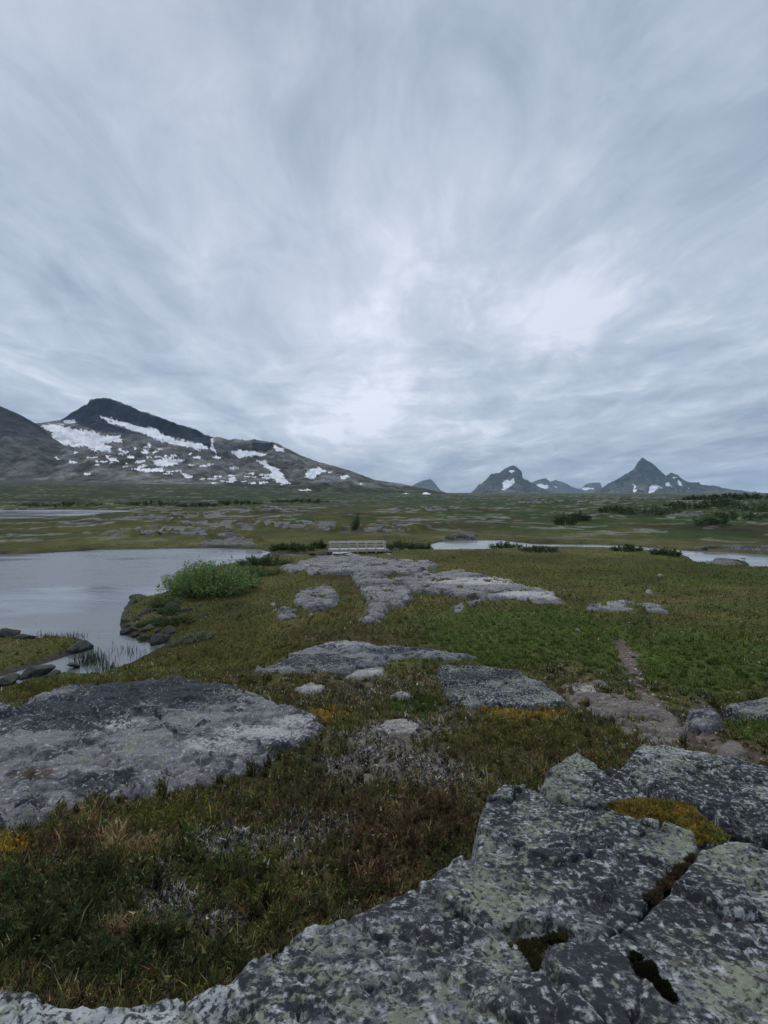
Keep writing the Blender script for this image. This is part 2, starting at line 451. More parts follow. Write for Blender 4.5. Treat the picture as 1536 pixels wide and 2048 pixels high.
# the low domes in the heath
rock('low grey whaleback dome in the moor, middle of the picture',
     [(497, 1342), (540, 1324), (590, 1301), (640, 1286), (690, 1281), (740, 1284), (790, 1293), (850, 1298), (910, 1305), (965, 1312), (900, 1320), (820, 1313), (760, 1322), (700, 1335), (640, 1340), (560, 1344)],
     plane_from(1283, 12.0, 1342, 9.0), proud=0.06, er=0.25, dome=0.05, amp=0.07, wl=0.9, warp=0.3, steep=1.0, blend=0.5, mat='rock_granite', cells=45000, strata=0.035, cracks=0.03,
     paint=[(640, 1322, 100, 14, 'd', 1.3), (790, 1305, 70, 8, 'd', .9), (700, 1288, 90, 8, 'p', .5)])
rock('blue-grey lichen slab with steep left edge above the orange moss',
     [(876, 1336), (900, 1328), (960, 1333), (1030, 1345), (1085, 1362), (1122, 1386), (1136, 1404), (1080, 1408), (1000, 1404), (940, 1408), (898, 1396), (882, 1366)],
     plane_from(1330, 9.2, 1405, 6.5), proud=0.09, er=0.06, dome=0.04, amp=0.055, wl=0.7, warp=0.08, steep=3, blend=0.3, cells=45000, strata=0.012, cracks=0.012, joint=0.04,
     paint=[(960, 1350, 90, 16, 'd', 1.6), (1080, 1380, 40, 12, 'd', .5), (920, 1385, 40, 14, 'g', .4)])
rock('flat worn grey-brown slab that the footpath crosses',
     [(1122, 1372), (1160, 1366), (1230, 1386), (1300, 1412), (1352, 1440), (1366, 1462), (1370, 1482), (1330, 1492), (1272, 1478), (1240, 1450), (1190, 1430), (1142, 1405)],
     plane_from(1370, 7.9, 1480, 5.0), proud=0.04, er=0.05, amp=0.05, wl=0.5, warp=0.20, steep=2.0, blend=0.3, mat='rock_worn', cells=45000, strata=0.045, cracks=0.03, joint=0.085, isl=0.10,
     paint=[(1320, 1470, 60, 20, 'b', .4), (1170, 1378, 40, 8, 'p', .8), (1210, 1400, 60, 10, 'g', .3)])
rock('rounded pale boulder on the right of the footpath slab',
     [(1372, 1442), (1380, 1418), (1408, 1410), (1434, 1420), (1446, 1440), (1412, 1454), (1382, 1454)],
     plane_from(1410, 6.7, 1455, 5.7), proud=0.22, er=0.06, dome=0.06, amp=0.07, wl=0.35, warp=0.05, steep=2.8, blend=0.25, mat='rock_granite', cells=14000, joint=0.05, strata=0.02, cat='boulder', name='boulder')
rock('flat dark-undercut slab at the right edge of the meadow',
     [(1442, 1412), (1480, 1402), (1536, 1396), (1660, 1400), (1680, 1430), (1536, 1432), (1490, 1420)],
     plane_from(1396, 7.4, 1432, 6.3), proud=0.28, er=0.06, dome=0.03, amp=0.03, wl=0.4, warp=0.05, steep=4, blend=0.3, cells=16000, name='rock_slab')
rock('grey stone half sunk in the brown path at the right edge',
     [(1432, 1490), (1450, 1478), (1485, 1484), (1500, 1500), (1470, 1510), (1440, 1504)], plane_from(1478, 4.9, 1510, 4.4), proud=0.12, er=0.08, dome=0.05, amp=0.02, wl=0.3, warp=0.03, steep=2.5, blend=0.2, mat='rock_worn', cells=9000, name='stone', cat='stone')
for k, (px, lab) in enumerate([
    ([(742, 1466), (775, 1450), (815, 1446), (842, 1456), (830, 1472), (780, 1476)], 'small pale crusty stone in the heath, right of the whaleback tip'),
    ([(690, 1356), (720, 1342), (770, 1340), (765, 1352), (730, 1362)], 'low grey stone in the heath just below the middle dome'),
    ([(590, 1382), (620, 1370), (650, 1376), (640, 1388), (605, 1392)], 'small pale stone in the heath above the whaleback tip'),
    ([(780, 1398), (800, 1386), (825, 1392), (815, 1404)], 'small pale stone in the heath left of the blue-grey slab')]):
    rock(lab, px, h=0.05, proud=0.05, er=0.06, dome=0.03, amp=0.03, wl=0.3, warp=0.05, steep=1.5, blend=0.25, mat='rock_pale', cells=9000, name='stone', cat='stone')
# bare bedrock in the middle distance
_m = dict(mat='rock_bedrock', blend=0.8, steep=2.0, er=0.08, strata=0.06, cracks=0.09, joint=0.10, isl=0.26, name='bedrock_slab')
rock('long bare bedrock pavement just this side of the footbridge', [(555, 1142), (620, 1126), (690, 1118), (760, 1124), (850, 1128), (878, 1138), (830, 1150), (740, 1153), (650, 1152), (600, 1152)], h=0.30, proud=0.20, amp=0.09, wl=2.0, warp=0.6, cells=26000, **_m)
rock('squarish pale bedrock hump with tufts around it, left of the bare ribs', [(590, 1213), (600, 1190), (640, 1183), (668, 1189), (674, 1208), (650, 1226), (615, 1228)], h=0.3, proud=0.22, amp=0.08, wl=1.2, warp=0.3, cells=20000, **_m)
rock('rubbly bedrock rib running downhill towards the viewer', [(704, 1152), (745, 1148), (778, 1168), (820, 1192), (815, 1212), (775, 1226), (752, 1250), (732, 1250), (742, 1212), (716, 1182)], h=0.28, proud=0.20, amp=0.12, wl=1.0, warp=0.5, cells=30000, **_m)
rock('wide bare bedrock apron beside the pale trail', [(785, 1172), (850, 1150), (925, 1152), (985, 1165), (1040, 1180), (1100, 1198), (1116, 1212), (1075, 1212), (1030, 1202), (970, 1203), (900, 1197), (830, 1188)], h=0.30, proud=0.20, amp=0.08, wl=1.8, warp=0.5, cells=30000, paint=[(980, 1162, 130, 7, 'p', 2.6), (1060, 1190, 70, 8, 'p', 2.6), (1100, 1206, 30, 7, 'p', 2.4)], **_m)
rock('narrow pale rock strip lying in the right-hand meadow', [(1165, 1217), (1200, 1211), (1260, 1214), (1325, 1221), (1332, 1229), (1250, 1227), (1180, 1224)], h=0.16, proud=0.14, amp=0.08, wl=1.2, warp=0.3, cells=14000, **_m)
rock('low bedrock patch with scattered rubble below the squarish hump', [(545, 1228), (580, 1216), (600, 1236), (570, 1246), (548, 1240)], h=0.1, proud=0.06, amp=0.14, wl=0.7, warp=0.4, cells=12000, **_m)
rock('pale bedrock patch between bridge and pond outlet', [(600, 1134), (625, 1118), (665, 1116), (690, 1124), (660, 1134)], h=0.2, proud=0.15, amp=0.10, wl=1.5, warp=0.4, cells=12000, **_m)
rock('small bare slab at the upper edge of the green meadow', [(905, 1222), (935, 1208), (962, 1206), (940, 1222), (915, 1230)], h=0.12, proud=0.08, amp=0.08, wl=0.9, warp=0.3, cells=9000, **_m)
_f = dict(mat='rock_far', blend=1.2, steep=0.5, er=0.5, strata=0.1, cracks=0.1, isl=0.75, name='bedrock_slab', cells=14000)
for lab, px in [
    ('highest pale rock streak on the flat beyond the pond, near the lake', [(255, 1038), (330, 1029), (460, 1026), (445, 1033), (340, 1041)]),
    ('wide grey rock sheet on the flat behind the pond', [(200, 1069), (280, 1059), (370, 1059), (480, 1069), (512, 1086), (440, 1083), (380, 1073), (255, 1073)]),
    ('long thin rock streak on the moor behind the bridge', [(520, 1052), (600, 1047), (700, 1050), (860, 1061), (800, 1068), (650, 1063)]),
    ('rock streak behind the pond, left of the sapling', [(350, 1051), (440, 1045), (560, 1045), (640, 1050), (560, 1056), (440, 1055)]),
    ('dark rock rim along the far pond shore', [(385, 1092), (430, 1083), (500, 1085), (522, 1093), (460, 1094)]),
    ('low rocks on the shore at the right bend of the stream', [(1382, 1098), (1450, 1093), (1536, 1096), (1600, 1100), (1536, 1105), (1450, 1101)]),
    ('flat rock standing in the stream at the right edge', [(1400, 1130), (1450, 1122), (1500, 1127), (1470, 1134)]),
    ('pale rock on the far moor below the right-hand peak', [(1330, 1034), (1360, 1026), (1405, 1026), (1400, 1036)]),
    ('pale rocks on the skyline of the right-hand plain', [(1330, 1004), (1390, 998), (1470, 998), (1440, 1005)]),
    ('pale rock streak on the plain below the domed mountain', [(1020, 1006), (1080, 1001), (1140, 1002), (1100, 1008)]),
    ('pale rock streak on the plain below the sharp peak', [(1150, 1004), (1190, 999), (1260, 1000), (1230, 1006)]),
    ('grey rock hump on the moor behind the small stream', [(880, 1078), (910, 1071), (960, 1072), (950, 1079)]),
    ('thin rock streak across the moor left of the domed mountain', [(780, 1022), (840, 1016), (920, 1018), (880, 1024)]),
    ('grey rock streak at the foot of the snowy mountain slope', [(430, 1024), (520, 1018), (610, 1019), (540, 1025)]),
]:
    wet = 'stream' in lab or 'shore' in lab
    rock(lab, px, h=0.22 if wet else 0.45, proud=0.12 if wet else 0.25, amp=0.16 if wet else 0.26, wl=3.0 if wet else 5.0, warp=0.7 if wet else 1.4, **{**_f, **(dict(isl=0.0, blend=0.5) if wet else {})})

def rock_top(R, x, y):
    return R['pl'][0] + R['pl'][1] * x + R['pl'][2] * y

def rock_z(R, x, y):
    """height of the rock's skin"""
    sd = poly_sd(x, y, R['P'])
    wl, sdd, amp = R['wl'], R['seed'], R['amp']
    s = sd + R['warp'] * fbm(x / (wl * 0.7), y / (wl * 0.7), 5, sdd + 1, .6)
    f1 = fbm(x / wl, y / wl, 5, sdd + 2, .52); f2 = fbm(x / (wl * .5), y / (wl * .5), 3, sdd + 12)
    n = amp * 0.9 * f1
    # broken flat facets, each tilted its own way
    d1, d2, cid = voronoi(x / (wl * 0.75) + 0.3 * f2, y / (wl * 0.6) - 0.3 * f2, sdd)
    n = n + amp * (0.9 * (cid - 0.5) + 0.9 * np.cos(cid * 39) * d1) * smooth(0.0, 0.10, d2 - d1)
    if R['joint']:
        # two sets of parallel joints break the stone into ledges
        k = R['joint']
        p1 = (x * .80 + y * .60) / (wl * .62) + .22 * f1; p2 = (x * -.52 + y * .85) / (wl * 1.15) + .25 * f2
        c1, c2 = np.floor(p1), np.floor(p2)
        n = n + k * (_hash(c1, c2, sdd) - .5) + k * .5 * (p1 - c1 - .5) * (_hash(c1, c2, sdd + 3) - .3)
        e = np.minimum(np.minimum(p1 - c1, 1 - p1 + c1) * .62, np.minimum(p2 - c2, 1 - p2 + c2) * 1.15)
        n = n - k * .8 * smooth(.022, 0.0, e) * smooth(-.15, .2, f2)
    if R['strata']:
        # foliation: saw-tooth steps along the grain of the stone
        ph = (x * 0.55 + y * 0.83) / (wl * 0.34) + 1.8 * f1 + 0.5 * f2
        saw = ph - np.floor(ph)
        n = n + R['strata'] * (np.minimum(saw, (1 - saw) * 6) - 0.5) * (0.25 + 0.75 * smooth(-.25, .35, f2))
        n = n + R['strata'] * 0.8 * ridged((x * .83 - y * .55) / (wl * .42), (x * .55 + y * .83) / (wl * .13), 4, sdd + 9, .6)
    if R['cracks']:
        e1, e2, _ = voronoi(x / (wl * 1.7) + 0.5 * f2, y / (wl * 1.2) + 0.4 * f1, sdd + 40)
        n = n - R['cracks'] * smooth(0.05, 0.0, e2 - e1)
    er = R['er']
    z = rock_top(R, x, y) + n
    if R['dome']:
        z = z + R['dome'] * (1 - np.exp(-np.maximum(s, 0) / (er * 4)))
    t = np.clip((er - s) / er, 0, 1)
    z = z - er * 0.9 * (1 - np.sqrt(np.maximum(0, 1 - t * t)))
    return z - np.where(s < 0, -s * R['steep'], 0) * (1 + 0.5 * f2)

def rock_over(x, y, z):
    """how far the skin of any rock stands above z"""
    o = np.full(np.shape(x), -9.0)
    for R in ROCKS:
        A = np.array(R['P']); m = 0.12 + R['warp']
        b = (x > A[:, 0].min() - m) & (x < A[:, 0].max() + m) & (y > A[:, 1].min() - m) & (y < A[:, 1].max() + m)
        if b.any():
            o[b] = np.maximum(o[b], rock_z(R, x[b], y[b]) - z[b])
    return o

def ground_eye(x, y):
    """final ground: the land, shaped round the foot of each rock"""
    x = np.asarray(x, float); y = np.asarray(y, float)
    z = land(x, y)
    sds = []
    for R in ROCKS:
        A = np.array(R['P']); m = R['blend'] * 2.5
        box = (x > A[:, 0].min() - m) & (x < A[:, 0].max() + m) & (y > A[:, 1].min() - m) & (y < A[:, 1].max() + m)
        if not box.any():
            continue
        s = poly_sd(x[box], y[box], R['P'])
        isl = R['isl'] * smooth(.20 - .14 * (R['mat'] == 'rock_far'), .32 - .10 * (R['mat'] == 'rock_far'), fbm(x[box] / (R['wl'] * .8), y[box] / (R['wl'] * .55), 4, R['seed'] + 70, .6)) if R['isl'] else 0.0
        tgt = rock_top(R, x[box], y[box]) - R['proud'] + isl + 0.25 * R['proud'] * fbm(x[box] / (R['blend'] * 1.5), y[box] / (R['blend'] * 1.5), 2, R['seed'])
        w = np.where(s > 0, 1.0, np.exp(-(s / R['blend']) ** 2))
        z[box] = z[box] * (1 - w) + tgt * w
        sds.append((box, s, R))
    for box, s, R in sds:
        if R['isl']:
            continue
        cap = rock_top(R, x[box], y[box]) - R['proud'] - 0.08 - R['amp']
        z[box] = np.where(s > R['er'] * 0.6, np.minimum(z[box], cap), z[box])
    return z

# footpath
PATH_PX = [(1105, 1207), (1150, 1236), (1200, 1262), (1240, 1283), (1256, 1305), (1262, 1335), (1272, 1362), (1300, 1400), (1345, 1440), (1395, 1470), (1450, 1492), (1540, 1520)]
PATH = hit(PATH_PX, 30)
TRAIL = hit([(925, 1154), (975, 1164), (1030, 1178), (1075, 1192), (1112, 1210)], 36)
def path_w(x, y):
    d = line_d(x, y, PATH)
    n = 0.30 * fbm(x / 0.45, y / 0.45, 4, 71, .6)
    wdt = -0.14 + 0.33 * smooth(14.6, 12.6, y) - 0.10 * smooth(10.5, 9, y) + 0.18 * smooth(8, 6, y)
    return smooth(wdt + 0.16, wdt - 0.10, d + n)

# ------------------------------------------------------------------ plant cover: which plants grow where, with their colours
SPEC = ['olive', 'green', 'dark', 'brown', 'red', 'pale', 'straw', 'yellow']
SCOL = np.array([(.094, .088, .024), (.066, .100, .020), (.040, .052, .018), (.088, .060, .032), (.078, .036, .030), (.27, .25, .225), (.27, .205, .105), (.27, .175, .030)])
BLOBS = [  # photo place of plant patches: u, v, half width, half height, plant, strength
    (1060, 1270, 230, 60, 'green', 1.0), (1420, 1330, 160, 85, 'green', .9), (1500, 1450, 60, 35, 'green', 1.1), (1200, 1300, 300, 90, 'dark', .35), (940, 1330, 120, 30, 'green', .5), (830, 1410, 60, 28, 'green', .8), (840, 1405, 40, 20, 'dark', .8),
    (1250, 1330, 90, 60, 'green', .8), (1300, 1160, 260, 40, 'olive', .4), (1350, 1150, 260, 40, 'green', .5), (1000, 1130, 200, 25, 'olive', .9), (1250, 1190, 200, 20, 'brown', .35),
    (1050, 1422, 105, 20, 'yellow', 1.5), (1330, 1622, 70, 26, 'yellow', 3.0), (1420, 1655, 40, 30, 'yellow', 2.5), (25, 1690, 60, 28, 'yellow', 1.6), (660, 1432, 45, 12, 'yellow', 1.6), (150, 1640, 70, 20, 'straw', .5),
    (450, 1290, 160, 50, 'olive', 1.3), (420, 1310, 100, 40, 'yellow', .35), (150, 1385, 160, 25, 'olive', 1.6), (560, 1360, 90, 20, 'olive', .6),
    (780, 1530, 150, 50, 'pale', 1.25), (640, 1660, 80, 45, 'pale', 1.15), (460, 1690, 70, 36, 'pale', 1.3), (340, 1800, 70, 60, 'pale', 1.15), (800, 1465, 120, 25, 'pale', 1.1), (440, 1850, 60, 40, 'pale', .9), (560, 1700, 60, 40, 'pale', .6), (900, 1560, 90, 40, 'pale', .6), (800, 1620, 60, 30, 'straw', .7), (700, 1370, 160, 30, 'pale', .35), (900, 1440, 60, 25, 'pale', .6),
    (780, 1700, 170, 80, 'red', .55), (730, 1770, 110, 45, 'red', .7), (700, 1690, 120, 60, 'brown', .5), (870, 1640, 90, 70, 'brown', 1.0), (1000, 1500, 200, 45, 'brown', .5), (1050, 1480, 140, 40, 'olive', .6), (130, 1680, 120, 30, 'red', .5), (200, 1690, 110, 30, 'brown', .8), (900, 1470, 200, 60, 'olive', .4),
    (120, 1850, 230, 130, 'dark', 1.0), (330, 1930, 200, 60, 'dark', .9), (420, 1740, 130, 80, 'green', .5), (420, 1760, 140, 90, 'dark', .5), (250, 1860, 80, 26, 'straw', 1.4), (520, 1760, 80, 50, 'olive', .6), (600, 1760, 50, 40, 'straw', .5), (550, 1590, 100, 60, 'green', .25), (600, 1540, 120, 50, 'dark', .5), (880, 1720, 60, 60, 'dark', .8), (900, 1680, 60, 40, 'green', .4),
    (330, 1640, 120, 40, 'olive', .8), (560, 1600, 140, 70, 'brown', .35), (700, 1600, 200, 90, 'brown', .3), (240, 1690, 110, 24, 'straw', 1.1), (700, 1480, 60, 50, 'green', .4), (1180, 1470, 90, 30, 'olive', .8), (1180, 1430, 50, 20, 'dark', .5),
    (420, 1240, 120, 40, 'dark', .7), (700, 1270, 220, 30, 'brown', .7), (680, 1160, 60, 15, 'brown', .9), (880, 1240, 120, 30, 'dark', .5), (1000, 1240, 80, 18, 'brown', .4),
]
def species(x, y, z):
    yy = np.maximum(y, 0.3)
    u = CU + F * x / yy; v = CV - F * z / yy
    r = np.hypot(x, y)
    sc1 = np.clip(r / 3.0, 1, 6)      # patches a little broader on the open moor than in the heath at one's feet
    W = {}
    near = smooth(14, 8, r)
    for i, (s, b_near, b_far) in enumerate([('olive', .42, .62), ('green', .30, .56), ('dark', .34, .20), ('brown', .30, .22), ('red', .10, .0), ('pale', .24, .02), ('straw', .20, .14), ('yellow', .0, .02)]):
        n = np.where(r < 9, 1.15 * fbm(x / 0.34, y / 0.34, 4, 100 + i * 7, .68), fbm(x / 2.3, y / 2.3, 4, 200 + i * 7, .6))
        W[s] = b_near * near + b_far * (1 - near) + 0.62 * n
    wob = 0.35 * fbm(x / 0.5, y / 0.5, 3, 81) * (r < 12) + 0.3 * fbm(x / 2.5, y / 2.5, 3, 83)
    for bu, bv, ru, rv, s, k in BLOBS:
        d = np.hypot((u - bu) / ru, (v - bv) / rv) + wob
        W[s] = W[s] + k * 0.75 * smooth(1.25, 0.45, d) * (r < 60)
    A = np.stack([W[s] for s in SPEC], -1)
    A = np.exp((A - A.max(-1, keepdims=True)) * 4.6)
    return A / A.sum(-1, keepdims=True)

def ground_colour(x, y, z):
    S = species(x, y, z)
    C = S @ SCOL
    r = np.hypot(x, y)
    # plant litter and soil between the stems close by
    lit = smooth(16, 5, r)[:, None]
    C = C * (1 - 0.42 * lit) * (0.78 + 0.22 * lit)
    # open moor far off: bands of sedge, heath, willow and bare stone
    f = smooth(55, 90, r)[:, None]
    n1 = fbm(x / 14, y / 14, 5, 301, .6); n2 = fbm(x / 22, y / 22, 4, 311, .55); n3 = ridged(x / 26, y / 13, 5, 321, .6)
    right = smooth(-10, 60, x)
    olive = np.array([.062, .060, .018]); green = np.array([.028, .050, .013]); heath = np.array([.036, .033, .018]); stone = np.array([.19, .185, .175])
    wg = smooth(-0.10, 0.20, n1 + 0.22 * right)[:, None]
    Cf = olive * (1 - wg) + green * wg
    wh = smooth(0.0, 0.35, n2)[:, None] * 0.7
    Cf = Cf * (1 - wh) + heath * wh
    bare = smooth(0.66, 0.78, n3 + 0.12 * fbm(x / 3, y / 3, 3, 325) + 0.05 * (1 - right) + 0.08 * smooth(250, 600, r) * right)[:, None] * 0.85
    Cf = Cf * (1 - bare) + stone * bare
    # the slopes below the left mountain: green willow scrub low, then grey fell
    up = smooth(6, 34, z + 6 * fbm(x / 60, y / 60, 4, 331))[:, None] * (x < 400)[:, None]
    fell = np.array([.070, .070, .058]) * (1 + 0.35 * fbm(x / 25, y / 25, 4, 341))[:, None]
    scrub = np.array([.024, .040, .017])
    low = (smooth(190, 260, y) * smooth(250, -150, x) * smooth(-.35, .15, fbm(x / 45, y / 45, 5, 337, .6)))[:, None] * 0.9
    Cf = Cf * (1 - low) + scrub * low * (0.9 + 0.9 * np.clip(n1, -.5, .5))[:, None]
    Cf = Cf * (1 - up) + fell * up
    C = C * (1 - f) + Cf * f
    # shore mud and wet stone, pond bed
    s = wsd(x, y)
    wet = smooth(-0.45, -0.05, s)[:, None]
    C = C * (1 - wet) + np.array([.055, .052, .042]) * wet
    p = path_w(x, y)[:, None]
    earth = np.array([.105, .084, .070]) * (1 + 0.95 * fbm(x / 0.16, y / 0.16, 4, 351, .65))[:, None]
    C = C * (1 - p) + earth * p
    t = smooth(0.55, 0.2, line_d(x, y, TRAIL) + 0.25 * fbm(x / 0.8, y / 0.8, 3, 361))[:, None]
    C = C * (1 - t) + np.array([.30, .27, .235]) * t
    return np.clip(C, 0.004, 0.9)

# ------------------------------------------------------------------ materials
def new_mat(name):
    m = bpy.data.materials.new(name)
    m.use_nodes = True
    t = m.node_tree
    b = t.nodes['Principled BSDF']
    b.inputs['Specular IOR Level'].default_value = 0.25
    b.inputs['Roughness'].default_value = 0.9
    return m, t, b

def attr(t, name):
    a = nd(t, 'ShaderNodeAttribute', attribute_name=name)
    return a

def bump(t, b, h, strength, dist):
    n = nd(t, 'ShaderNodeBump')
    n.inputs['Strength'].default_value = strength
    n.inputs['Distance'].default_value = dist
    t.links.new(h, n.inputs['Height'])
    t.links.new(n.outputs[0], b.inputs['Normal'])
    return n

MAT = {}
def m_ground():
    m, t, b = new_mat('ground')
    a = attr(t, 'col')
    geo = nd(t, 'ShaderNodeNewGeometry')
    n1 = noise(t, geo.outputs['Position'], 9, 8, 0.7)
    n2 = noise(t, geo.outputs['Position'], 0.35, 8, 0.7)
    n3 = noise(t, geo.outputs['Position'], 0.045, 9, 0.72)
    k = mathn(t, 'MULTIPLY', mathn(t, 'MULTIPLY', ramp(t, n1, [(0.3, 0.5), (0.7, 1.55)]), ramp(t, n2, [(0.3, 0.62), (0.7, 1.4)])), ramp(t, n3, [(0.32, 0.6), (0.68, 1.4)]))
    c = mixc(t, 1.0, a.outputs['Color'], k, 'MULTIPLY')
    t.links.new(c, b.inputs['Base Color'])
    b.inputs['Roughness'].default_value = 1.0
    b.inputs['Specular IOR Level'].default_value = 0.1
    h = mathn(t, 'ADD', mathn(t, 'MULTIPLY', n1, 0.05), mathn(t, 'MULTIPLY', n2, 0.35))
    bump(t, b, h, 0.8, 1.0)
    return m
MAT['ground'] = m_ground()

def m_rock(name, dark, mid, pale, green, olive=(.13, .125, .085), s=1.0, wd=0.5, wp=0.5, wg=0.5, bs=1.0):
    """bare stone crusted with lichens: wd, wp, wg = how much black, white and green lichen; the attribute 'paint' adds more in places"""
    m, t, b = new_mat(name)
    tc = nd(t, 'ShaderNodeTexCoord')
    P = tc.outputs['Object']
    oi = nd(t, 'ShaderNodeObjectInfo')
    off = nd(t, 'ShaderNodeVectorMath', operation='SCALE')
    t.links.new(oi.outputs['Location'], off.inputs[0]); off.inputs['Scale'].default_value = 1.0
    add = nd(t, 'ShaderNodeVectorMath', operation='ADD')
    t.links.new(P, add.inputs[0]); t.links.new(off.outputs[0], add.inputs[1])
    P = add.outputs[0]
    pa = attr(t, 'paint'); sp = nd(t, 'ShaderNodeSeparateColor'); t.links.new(pa.outputs['Color'], sp.inputs[0])
    pd, pp, pg = sp.outputs[0], sp.outputs[1], sp.outputs[2]
    mac = mathn(t, 'MULTIPLY', mathn(t, 'SUBTRACT', noise(t, P, 1.5 * s, 3, 0.5), 0.5), 3.8)
    pd = mathn(t, 'ADD', pd, mac); pg = mathn(t, 'SUBTRACT', pg, mac)
    pb = attr(t, 'paint2'); sp2 = nd(t, 'ShaderNodeSeparateColor'); t.links.new(pb.outputs['Color'], sp2.inputs[0])
    po, pbr = sp2.outputs[0], sp2.outputs[1]
    grain = noise(t, P, 55 * s, 6, 0.75)
    big = noise(t, P, 2.2 * s, 6, 0.6)
    band = noise(t, vmap(t, P, (0, 0, 0), (0.2, 0.1, 0.7), (1, 6, 3)), 3.0 * s, 7, 0.65, 0.4)
    c = mixc(t, ramp(t, mathn(t, 'ADD', mathn(t, 'MULTIPLY', band, 0.6), mathn(t, 'MULTIPLY', grain, 0.4)), [(0.36, 0.0), (0.66, 1.0)]), tuple(x * 0.62 for x in mid), tuple(min(1, x * 1.35) for x in mid))
    def layer(c, col, sc_, weight, pn, wid=0.05, detail=9, rough=0.7, dist=0.12, gain=0.16):
        n = noise(t, P, sc_ * s, detail, rough, dist)
        x = mathn(t, 'ADD', n, mathn(t, 'MULTIPLY', pn, gain))
        th = 0.68 - 0.26 * weight
        f = ramp(t, x, [(th - wid, 0.0), (th + wid, 1.0)])
        return mixc(t, mathn(t, 'MULTIPLY', f, 0.92), c, col)
    olv = layer(c, olive, 5.0, 0.1, po, 0.08, gain=0.26)
    brn = layer(olv, (.075, .055, .042), 6.0, -0.4, pbr, 0.07, gain=0.34)
    blk = layer(brn, dark, 4.6, wd, pd, 0.04)
    wht = layer(blk, pale, 15.0, wp - 0.15, pp, 0.05, gain=0.2)
    spk = layer(wht, tuple(min(1, x * 1.12) for x in pale), 30.0, wp - 0.35, pp, 0.05, 4, 0.6, 0.2, 0.10)
    grn = layer(spk, green, 17.0, wg - 0.12, pg, 0.04, 8, 0.68, 0.1, 0.14)
    if wg > 0.1 and s >= 0.3:
        for vs, rc, th in ((9.0, green, .30 + .10 * wg), (20.0, tuple(x * 1.12 for x in pale), .26)):
            wob = nd(t, 'ShaderNodeTexNoise'); wob.inputs['Scale'].default_value = vs * 2.2 * s; wob.inputs['Detail'].default_value = 5
            t.links.new(P, wob.inputs['Vector'])
            wp_ = nd(t, 'ShaderNodeVectorMath', operation='MULTIPLY_ADD')
            t.links.new(wob.outputs['Color'], wp_.inputs[0]); wp_.inputs[1].default_value = (.5 / vs / s,) * 3; t.links.new(P, wp_.inputs[2])
            vo = nd(t, 'ShaderNodeTexVoronoi'); vo.inputs['Scale'].default_value = vs * s
            t.links.new(wp_.outputs[0], vo.inputs['Vector'])
            sc_ = nd(t, 'ShaderNodeSeparateColor'); t.links.new(vo.outputs['Color'], sc_.inputs[0])
            rad = mathn(t, 'MULTIPLY', mathn(t, 'SUBTRACT', sc_.outputs[0], 0.45), 2 * th)
            f = mathn(t, 'MULTIPLY', mathn(t, 'SUBTRACT', rad, vo.outputs['Distance']), 14.0, clamp=True)
            holes = ramp(t, noise(t, P, vs * 5 * s, 4, .6), [(0.36, 0.15), (0.52, 0.95)])
            grn = mixc(t, mathn(t, 'MULTIPLY', f, holes), grn, rc)
    dsp = layer(grn, dark, 42.0, wd - 0.22, pd, 0.05, 5, 0.65, 0.1, 0.06)
    var = ramp(t, big, [(0.3, 0.75), (0.7, 1.22)])
    gv = ramp(t, grain, [(0.3, 0.72), (0.7, 1.28)])
    fin = mixc(t, 1.0, mixc(t, 1.0, dsp, var, 'MULTIPLY'), gv, 'MULTIPLY')
    t.links.new(fin, b.inputs['Base Color'])
    b.inputs['Roughness'].default_value = 0.92
    hh = mathn(t, 'ADD', mathn(t, 'MULTIPLY', grain, 0.016 * bs), mathn(t, 'ADD', mathn(t, 'MULTIPLY', band, 0.05 * bs), mathn(t, 'MULTIPLY', noise(t, P, 14 * s, 10, 0.78), 0.055 * bs)))
    bump(t, b, hh, 0.6, 1.0)
    return m
GL = (.225, .250, .185)
MAT['rock_lichen'] = m_rock('rock_lichen', (.024, .027, .033), (.150, .158, .166), (.40, .425, .43), GL, s=1.15, wd=0.78, wp=0.60, wg=0.52, bs=0.9)
MAT['rock_granite'] = m_rock('rock_granite', (.030, .035, .045), (.175, .176, .187), (.38, .38, .385), GL, wd=0.48, wp=0.45, wg=0.24)
MAT['rock_worn'] = m_rock('rock_worn', (.05, .048, .046), (.185, .165, .150), (.40, .38, .35), GL, wd=0.15, wp=0.35, wg=0.1)
MAT['rock_pale'] = m_rock('rock_pale', (.05, .05, .05), (.24, .23, .22), (.42, .41, .40), GL, wd=0.3, wp=0.6, wg=0.2)
MAT['rock_bedrock'] = m_rock('rock_bedrock', (.045, .046, .048), (.215, .215, .22), (.38, .375, .37), (.10, .10, .055), s=0.35, wd=0.42, wp=0.40, wg=0.20, bs=2.2)
MAT['rock_far'] = m_rock('rock_far', (.045, .046, .046), (.165, .165, .165), (.30, .295, .29), (.08, .085, .035), s=0.12, wd=0.5, wp=0.32, wg=0.35, bs=6.0)
MAT['rock_wet'] = m_rock('rock_wet', (.018, .020, .020), (.060, .060, .060), (.22, .22, .21), (.06, .08, .03), s=0.6, wd=0.5, wp=0.25, wg=0.45)

